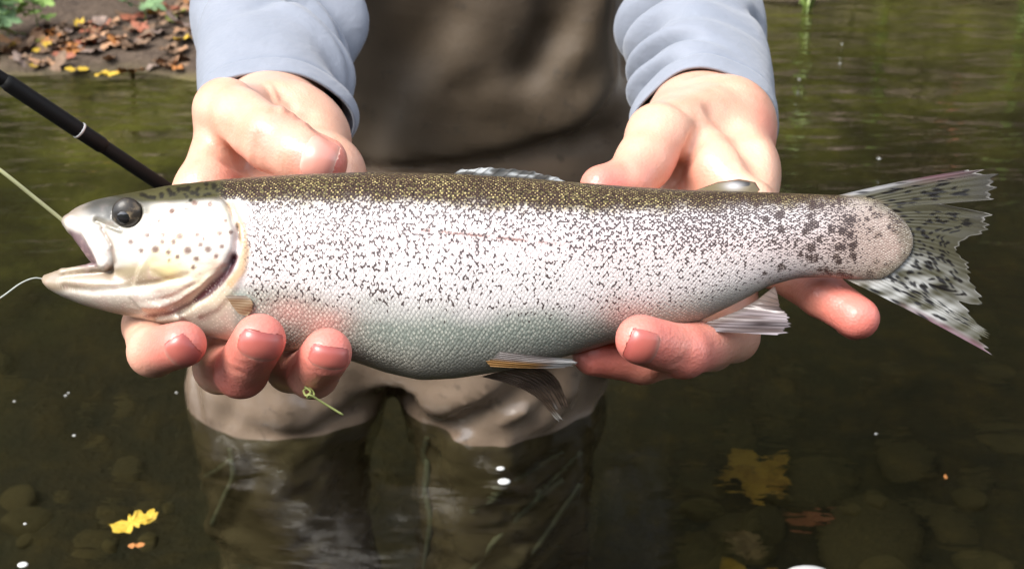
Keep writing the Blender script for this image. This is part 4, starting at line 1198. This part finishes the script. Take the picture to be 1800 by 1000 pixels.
# hair and cap
cap = simple('cap_cloth', (0.11, 0.11, 0.10), 0.85)
g2 = Grid((-0.12, 0.74, 0.84), (0.10, 1.07, 1.02), 0.006)
d2 = ell(g2, A3(-0.01, 0.95, 0.885), (0.088, 0.108, 0.108)); d2 = np.maximum(d2, 0.895 - g2.z)
br = ell(g2, A3(-0.01, 0.865, 0.902), (0.078, 0.085, 0.007)); d2 = smin(d2, br, 0.006)
vv, qq = surface_nets(d2, g2, 1); mesh_np('cap', vv, qq, cap, person)
g2 = Grid((-0.12, 0.84, 0.76), (0.10, 1.07, 0.93), 0.006)
d2 = ell(g2, A3(-0.01, 0.962, 0.865), (0.081, 0.098, 0.112)); d2 = np.maximum(d2, np.maximum(0.925 - g2.y, g2.z - 0.91)); d2 = np.maximum(d2, 0.78 - g2.z)
vv, qq = surface_nets(d2, g2, 1); mesh_np('hair', vv, qq, simple('hair_brown', (0.05, 0.03, 0.02), 0.6, 0.5, 90), person)
for s_ in (-1, 1):
    Ve, Fe = uvsphere((-0.01 + s_ * 0.032, 0.862, 0.878), 0.0125, 16, 10)
    mesh_np('eye', Ve, Fe, simple('eye_white', (0.75, 0.73, 0.7), 0.2, 0.02), person)

# ------------------------------------------------------------------ fishing tackle
rodm = M('rod_black'); rodm.set(base_color=(0.006, 0.006, 0.006), roughness=0.55, specular_ior_level=0.15)
ringm = simple('ring_silver', (0.5, 0.5, 0.5), 0.3, 0.05)
cork = simple('cork', (0.42, 0.28, 0.16), 0.8, 0.3, 200)
ra, rb = L(0, 137, 468), L(285, 326, 520)
def rp(t): return c2w(ra + (rb - ra) * t)
rod = empty('fishing_rod', rp(2.2))
tag(rod, 'black fishing rod with a thin white ring passing behind the trout head', 'fishing rod')
tube('blank', [rp(-5.0), rp(-2.0), rp(-0.1), rp(0.45), rp(1.0), rp(1.5)], [0.0019, 0.0024, 0.0027, 0.0029, 0.0030, 0.0032], rodm.m, rod, 14)
tube('ferrule', [rp(0.02), rp(0.05), rp(0.44), rp(0.48), rp(0.60), rp(0.62)], [0.0028, 0.00335, 0.00345, 0.0034, 0.0034, 0.0029], rodm.m, rod, 14)
tube('trim_ring', [rp(0.458), rp(0.470)], 0.0036, ringm, rod, 16)
tube('grip', [rp(1.5), rp(1.55), rp(1.9), rp(2.2)], [0.006, 0.011, 0.0105, 0.011], cork, rod, 14)
linem = simple('fly_line_coating', (0.36, 0.36, 0.19), 0.45, 0.1)
o = tube('fishing_line', [W(-380, 0, 400), W(-120, 208, 404), W(0, 299, 409), W(60, 347, 414), W(114, 391, 419), W(150, 425, 421)], [0.0007] * 6, linem, None, 8, 40)
tag(o, 'pale green fishing line running taut into the trout upper lip', 'fishing line')
clear = simple('leader_nylon', (0.42, 0.45, 0.40), 0.3, 0.1)
o = tube('leader', [W(-200, 640, 400), W(-60, 560, 405), W(0, 524, 410), W(35, 499, 414), W(60, 489, 417), W(84, 490, 419), W(130, 480, 420)], [0.00028] * 7, clear, None, 6, 40)
tag(o, 'thin clear leader curving away from the tip of the lower jaw', 'fishing line')
green = simple('line_tag_green', (0.30, 0.34, 0.11), 0.5, 0.15)
o = tube('line_loop', [W(536, 680, 402), W(546, 688, 400), W(538, 695, 399), W(534, 686, 401), W(545, 683, 402), W(552, 694, 400), W(541, 699, 399), W(545, 694, 398), W(570, 709, 401), W(603, 729, 404)], [0.0004] * 10, green, None, 6, 70)
tag(o, 'knotted bright green line end dangling below the ring finger', 'fishing line')

# ------------------------------------------------------------------ fallen leaves, plants, stones
def leaf_outline(kind, rng):
    a = np.linspace(0, 2 * math.pi, 41)[:-1]
    if kind == 'maple':
        rr = 0.42 + 0.38 * np.abs(np.cos(2.5 * a)) ** 1.6 + 0.05 * np.cos(15 * a)
        rr *= np.where(np.cos(a) > 0, 1.0 + 0.2 * np.cos(a), 1.0 - 0.15 * np.abs(np.cos(a)))
    elif kind == 'oak':
        rr = 1 / np.sqrt((np.cos(a) / 1.0) ** 2 + (np.sin(a) / 0.48) ** 2) * (0.86 + 0.16 * np.cos(9 * a))
    else:
        rr = 1 / np.sqrt((np.cos(a) / 1.0) ** 2 + (np.sin(a) / 0.42) ** 2) * (1 + 0.10 * np.cos(a) * np.abs(np.cos(a)) ** 3)
    rr = rr * (1 + 0.04 * rng.normal(size=len(a)))
    return rr * np.cos(a), rr * np.sin(a)
def leaf_mesh(kind, seed, curl):
    r = np.random.default_rng(seed)
    x, y = leaf_outline(kind, r)
    V = [(0.0, 0.0, 0.0)]; T3 = []; F = []
    n = len(x)
    for s_ in (0.5, 1.0):
        for i in range(n):
            px_, py_ = x[i] * s_, y[i] * s_
            z = curl * (px_ ** 2 * 0.5 + 0.8 * abs(py_)) + 0.10 * s_ * math.sin(3 * math.atan2(y[i], x[i]) + seed) + 0.05 * r.normal() * s_
            V.append((px_, py_, z))
    for i in range(n):
        T3.append((0, 1 + i, 1 + (i + 1) % n)); F.append((1 + i, 1 + n + i, 1 + n + (i + 1) % n, 1 + (i + 1) % n))
    me_o = mesh_np('fallen_leaf', np.array(V), F, None, None, F3=T3)
    me = me_o.data; bpy.data.objects.remove(me_o)
    return me
def litter_mat(name, c1, c2):
    k = M(name); v = k.obj()
    n = k.noise(v, 2.6, 4, 0.6)
    c = k.mix(k.ramp(n, [(0.35, 0), (0.68, 1)]), c1, c2)
    c = k.mix(k.math('MULTIPLY', k.smooth(k.noise(v, 9, 3), 0.6, 0.72), 0.6), c, (0.05, 0.03, 0.018))
    k.set(base_color=c, roughness=0.6, normal=k.bump(k.noise(v, 14, 3), 0.3, 0.05))
    return k.m
LCOL = {'brown': litter_mat('leaf_brown', (0.13, 0.075, 0.042), (0.24, 0.15, 0.09)), 'grey': litter_mat('leaf_grey', (0.17, 0.12, 0.095), (0.30, 0.22, 0.18)),
        'orange': litter_mat('leaf_orange', (0.36, 0.13, 0.03), (0.48, 0.20, 0.05)), 'russet': litter_mat('leaf_russet', (0.26, 0.07, 0.035), (0.36, 0.13, 0.07)),
        'yellow': litter_mat('leaf_yellow', (0.50, 0.32, 0.02), (0.62, 0.42, 0.05)), 'tan': litter_mat('leaf_tan', (0.34, 0.18, 0.095), (0.46, 0.27, 0.155)),
        'amber': litter_mat('leaf_amber', (0.34, 0.16, 0.02), (0.62, 0.34, 0.05)), 'green': litter_mat('leaf_green', (0.16, 0.20, 0.035), (0.28, 0.28, 0.06))}
LMESH = {}
for kd in ('maple', 'oak', 'oval'):
    for q in range(4):
        LMESH[kd, q] = leaf_mesh(kd, 40 + q * 7 + len(kd), [0.05, 0.22, -0.15, 0.32][q])
for (kd, q), me in LMESH.items(): me.materials.append(LCOL['brown'])
def place_leaf(kind, var, size, pos, colr, label, group, tilt=0.25, rng=RNG, rot=None, name='fallen_leaf', cat='leaf'):
    o = bpy.data.objects.new(name, LMESH[kind, var])
    col.objects.link(o)
    o.location = pos; o.scale = (size, size, size)
    o.rotation_euler = (rng.normal() * tilt, rng.normal() * tilt, rng.random() * 6.28 if rot is None else rot)
    o.material_slots[0].link = 'OBJECT'; o.material_slots[0].material = LCOL[colr]
    tag(o, label, cat, group)
    return o
def on_ground(px, py):
    z = 0.0
    for _ in range(8):
        p_ = on_plane(px, py, z); z = max(float(ground_z(p_[0], p_[1])), -0.5)
    return np.array([p_[0], p_[1], z])
rl = np.random.default_rng(77)
kinds = ['maple', 'oak', 'oval', 'oval']
wts = [('brown', .42), ('grey', .26), ('tan', .14), ('russet', .09), ('orange', .05), ('yellow', .02), ('green', .04)]
def scatter(px, py):
    p_ = on_ground(px, py)
    if p_[2] < 0.004: return
    c_ = rl.choice([w[0] for w in wts], p=np.array([w[1] for w in wts]) / sum(w[1] for w in wts))
    kd, va, sz = kinds[rl.integers(4)], int(rl.integers(4)), 0.014 + 0.018 * rl.random()
    q_ = p_[1] - float(shore_y(p_[0]))
    zone = 'on the strip of bank beyond the tail' if px > 1200 else ('on the wet mud by the waterline' if q_ < 0.16 else ('halfway up the muddy bank' if q_ < 0.42 else 'high on the bank near the seedlings'))
    look = '%s %s %s %s leaf' % ('small' if sz < 0.023 else 'large', 'curled' if va in (1, 3) else 'flat', c_, {'maple': 'maple-shaped', 'oak': 'wavy-edged', 'oval': 'oval'}[kd])
    place_leaf(kd, va, sz, p_ + [0, 0, 0.007], c_, look + ' ' + zone, 'fallen leaves littering the bank', 0.3, rl)
for i in range(150): scatter(-60 + 430 * rl.random(), -40 + 165 * rl.random())
for i in range(40): scatter(1330 + 520 * rl.random(), -45 + 60 * rl.random())
for (px, py, kd, q, sz, c_, rot, lab) in [
        (222, 106, 'maple', 1, 0.030, 'orange', 0.4, 'large orange maple leaf at the water edge of the bank'),
        (294, 102, 'maple', 3, 0.027, 'tan', 2.2, 'pale tan maple leaf at the water edge beside the sleeve'),
        (112, 106, 'oval', 1, 0.020, 'russet', 0.2, 'russet leaf at the water edge above the yellow leaf'),
        (132, 116, 'oval', 0, 0.020, 'yellow', 0.5, 'bright yellow leaf lying half in the water'),
        (188, 118, 'oval', 2, 0.026, 'yellow', 0.0, 'long yellow leaf lying along the waterline'),
        (84, 52, 'maple', 3, 0.034, 'grey', 1.2, 'large curled grey maple leaf on the bank'),
        (160, 52, 'maple', 1, 0.028, 'grey', 2.9, 'curled grey-brown maple leaf with a tan one beside it'),
        (88, 14, 'maple', 1, 0.026, 'orange', 2.0, 'rusty orange leaf beside the green seedlings'),
        (148, 22, 'oval', 0, 0.018, 'russet', 1.0, 'small russet leaf higher on the bank'),
        (20, 72, 'oak', 1, 0.028, 'tan', 0.3, 'salmon tan leaf below the green seedlings'),
        (75, 116, 'oak', 0, 0.028, 'tan', 0.2, 'tan leaf soaking at the waterline'),
        (312, 30, 'maple', 0, 0.022, 'green', 0.9, 'yellow-green leaf on the bank beside the sleeve')]:
    p_ = on_ground(px, py); p_[2] = max(p_[2], 0.0)
    place_leaf(kd, q, sz, p_ + [0, 0, 0.008], c_, lab, None, 0.15, rl, rot)
# leaves in the water
def bed_hit(px, py):
    r0 = FWD + (px - 900) / FPX * RIGHT + (500 - py) / FPX * UPV
    s_ = on_plane(px, py, 0.0); d_ = r0 / np.linalg.norm(r0)
    n_ = np.array([0, 0, 1.0]); e = 1 / 1.33; c_ = -d_ @ n_
    t_ = e * d_ + (e * c_ - math.sqrt(1 - e * e * (1 - c_ * c_))) * n_
    z = -0.36
    for _ in range(6):
        q_ = s_ + t_ * ((z - s_[2]) / t_[2]); z = float(ground_z(q_[0], q_[1]))
    return np.array([q_[0], q_[1], z])
place_leaf('oak', 0, 0.020, on_plane(232, 918, 0.003), 'yellow', 'yellow leaf with dark blotches drifting beside the left wader leg', None, 0.05, rl, 0.6)
place_leaf('oval', 0, 0.007, on_plane(262, 905, 0.003), 'yellow', 'small yellow leaf scrap touching the drifting yellow leaf', None, 0.05, rl, 1.4)
place_leaf('oval', 0, 0.006, on_plane(238, 958, 0.003), 'orange', 'tiny orange leaf scrap below the drifting yellow leaf', None, 0.05, rl, 0.1)
place_leaf('maple', 1, 0.055, bed_hit(1330, 865) + [0, 0, 0.03], 'amber', 'big golden leaf sunken on the stream bed', None, 0.2, rl, 1.9)
place_leaf('oak', 1, 0.030, bed_hit(1420, 945) + [0, 0, 0.03], 'russet', 'small russet leaf sunken between the stones', None, 0.2, rl, 0.3)
place_leaf('oak', 0, 0.030, bed_hit(1310, 985) + [0, 0, 0.03], 'brown', 'brown leaf sunken below the big golden leaf', None, 0.2, rl, 2.3)
place_leaf('oval', 0, 0.003, on_plane(1662, 838, 0.003), 'orange', 'tiny orange scrap floating alone near the tail side', None, 0.05, rl, 1.3)
# stones
stonem = simple('stone', (0.10, 0.068, 0.03), 0.8, 0.5, 30, 0.5, 60)
def stone_mesh(seed):
    g = Grid((-1.3, -1.3, -1.0), (1.3, 1.3, 1.0), 0.13); r = np.random.default_rng(seed)
    D = ell(g, np.zeros(3), (0.95, 0.75, 0.5))
    for _ in range(6):
        n_ = r.normal(size=3); n_ /= np.linalg.norm(n_)
        D = np.maximum(D, g.x * n_[0] + g.y * n_[1] + g.z * n_[2] - (0.55 + 0.25 * r.random()))
    v, q = surface_nets(D, g, 2)
    o = mesh_np('stream_stone', v, q, stonem); me = o.data; bpy.data.objects.remove(o)
    return me
SM = [stone_mesh(i) for i in range(4)]
def stone(pos, size, q, label, group):
    o = bpy.data.objects.new('stream_stone', SM[q]); col.objects.link(o)
    o.location = pos; o.scale = (size, size * 0.9, size * 0.8); o.rotation_euler = (rl.normal() * 0.2, rl.normal() * 0.2, rl.random() * 6.28)
    tag(o, label, 'stone', group)
stone(bed_hit(1440, 850) + [0, 0, 0.01], 0.055, 0, 'brown rounded stone under water beside the golden leaf', None)
stone(bed_hit(1530, 955) + [0, 0, 0.01], 0.075, 1, 'largest olive stone under water below the rounded brown stone', None)
stone(bed_hit(1590, 810) + [0, 0, 0.01], 0.05, 2, 'dark stone under water beyond the rounded brown stone', None)
for i in range(46):
    px, py = (1120 + 700 * rl.random(), 620 + 380 * rl.random()) if i < 32 else (-20 + 290 * rl.random(), 620 + 380 * rl.random())
    stone(bed_hit(px, py), 0.012 + 0.03 * rl.random() ** 2, int(rl.integers(4)), 'small dull stone half sunk in the silt of the stream bed', 'small stones on the stream bed')
pale = simple('pale_stone', (0.55, 0.54, 0.52), 0.6, 0.25, 60)
o = mesh_np('pale_stone', *[SM[3].vertices and np.array([v.co[:] for v in SM[3].vertices]), np.array([p.vertices[:] for p in SM[3].polygons])], pale)
p_ = on_plane(1422, 1016, 0.0); o.location = p_ + [0, 0, -0.004]; o.scale = (0.022, 0.02, 0.022)
tag(o, 'pale whitish stone just breaking the surface', 'stone')
# foam flecks
foam = simple('foam', (0.62, 0.62, 0.60), 0.4, 0.05)
def bubble(px, py, r_, label=None):
    V_, F_ = uvsphere((0, 0, 0), 1.0, 14, 8)
    o = mesh_np('foam_fleck', V_ * [r_ * 1.0, r_ * 0.75, r_ * 0.35], F_, foam); o.location = on_plane(px, py, 0.001)
    tag(o, label or 'tiny white foam fleck floating on the dark water', 'foam', None if label else 'foam flecks on the water')
bubble(886, 846, 0.0052, 'larger white foam fleck floating over the submerged wader leg')
bubble(880, 823, 0.0034, 'smaller white foam fleck beside the larger one over the wader leg')
bubble(40, 992, 0.0038, 'white foam fleck floating at the upstream side away from the legs')
for (a, b, r_) in [(130, 765, .0014), (44, 920, .0012), (115, 695, .0012), (1540, 762, .0012), (1345, 299, .0018), (1545, 279, .0024), (120, 690, .001), (1480, 78, .002), (1405, 140, .002), (310, 690, .0011), (25, 705, .0011)]: bubble(a, b, r_)
# plants
stemm = simple('plant_stem', (0.12, 0.17, 0.04), 0.6)
fresh = litter_mat('leaf_fresh', (0.15, 0.27, 0.055), (0.27, 0.40, 0.10))
bluegreen = litter_mat('leaf_sage', (0.12, 0.22, 0.09), (0.19, 0.30, 0.14))
def plant(px, py, n, hgt, size, mat, label, seed, kind='maple'):
    r = np.random.default_rng(seed)
    b_ = on_ground(px, py)
    root = empty('seedling', b_); tag(root, label, 'plant', None)
    top = b_ + [0.0, 0.0, hgt]
    tube('stem', [b_ - [0, 0, 0.01], (b_ + top) / 2 + [0.004, 0, 0], top], [0.0016, 0.0013, 0.0008], stemm, root, 6, 8)
    for i in range(n):
        f = 0.35 + 0.65 * (i + 1) / n; a = i * 2.4 + r.random()
        st_ = b_ + (top - b_) * f; e = st_ + np.array([math.cos(a), math.sin(a), 0.3]) * size * (0.8 + 0.5 * r.random())
        me = LMESH[kind, int(r.integers(3))]
        o = bpy.data.objects.new('leaf', me); col.objects.link(o)
        o.material_slots[0].link = 'OBJECT'; o.material_slots[0].material = mat
        o.parent = root; o.location = e - b_; o.scale = (size, size, size); o.rotation_euler = (0.25 * r.normal() + 0.3, 0.25 * r.normal(), a)
        tube('leaf_stalk', [st_, e], [0.0007, 0.0006], stemm, root, 5)
plant(14, 66, 11, 0.085, 0.030, fresh, 'bright green lobed seedling on the muddy bank', 1)
plant(-14, 78, 9, 0.07, 0.032, bluegreen, 'duller sage green seedling beside the bright seedling', 2)
plant(62, 42, 7, 0.065, 0.022, fresh, 'small light green seedling next to the rusty leaf', 3)
plant(254, 38, 5, 0.040, 0.026, bluegreen, 'lone sage green sprig of few leaves in the leaf litter', 4)
plant(-110, 20, 10, 0.12, 0.03, fresh, 'taller leafy seedling farther along the bank', 5)
def grass(px, py, n, hgt, label, seed):
    r = np.random.default_rng(seed); b_ = on_ground(px, py)
    root = empty('grass_tuft', b_); tag(root, label, 'grass tuft')
    gm = simple('grass_blade_%d' % seed, (0.20, 0.28, 0.06), 0.5, 0.3, 30)
    for i in range(n):
        a = -2.2 + 2.4 * r.random() if i % 2 else r.random() * 6.28; h_ = hgt * (0.6 + 0.7 * r.random())
        d_ = np.array([math.cos(a), math.sin(a), 0]); q0 = b_ + d_ * 0.01 * r.random()
        pts = [q0, q0 + d_ * h_ * 0.25 + [0, 0, h_ * 0.6], q0 + d_ * h_ * 0.7 + [0, 0, h_ * 0.75], q0 + d_ * h_ * 1.15 + [0, 0, h_ * 0.45]]
        P_ = smooth_curve(pts, 9); w_ = np.cross(d_, [0, 0, 1.0])
        ww_ = 0.004 * np.sin(np.linspace(0.5, math.pi, 9))[:, None]
        V_ = np.concatenate([P_ - w_ * ww_, P_ + w_ * ww_ + [0, 0, 0.001]])
        F_ = [(j, j + 1, j + 10, j + 9) for j in range(8)]
        mesh_np('blade', V_, F_, gm, root)
grass(1800, -2, 26, 0.13, 'tuft of arching green blades leaning over the far water edge', 1)
grass(1420, -6, 12, 0.07, 'short green tuft at the far water edge beside the sleeve', 2)
grass(1560, -14, 14, 0.08, 'sparse green tuft at the far water edge between two others', 3)
# twigs
twm = simple('twig_bark', (0.09, 0.06, 0.045), 0.85, 0.4, 80)
for i, (x0, y0, x1, y1, lab) in enumerate([(172, 72, 205, 74, 'short dark twig lying flat on the muddy bank'), (98, 92, 134, 90, 'stubby grey twig on the mud near the russet leaf'), (35, 40, 120, 30, 'thin twig slanting below the seedlings')]):
    a_, b_ = on_ground(x0, y0) + [0, 0, 0.006], on_ground(x1, y1) + [0, 0, 0.006]
    tag(tube('twig', [a_, (a_ + b_) / 2 + [0, 0.004, 0.003], b_], [0.004, 0.0045, 0.003], twm, None, 7, 8), lab, 'twig')
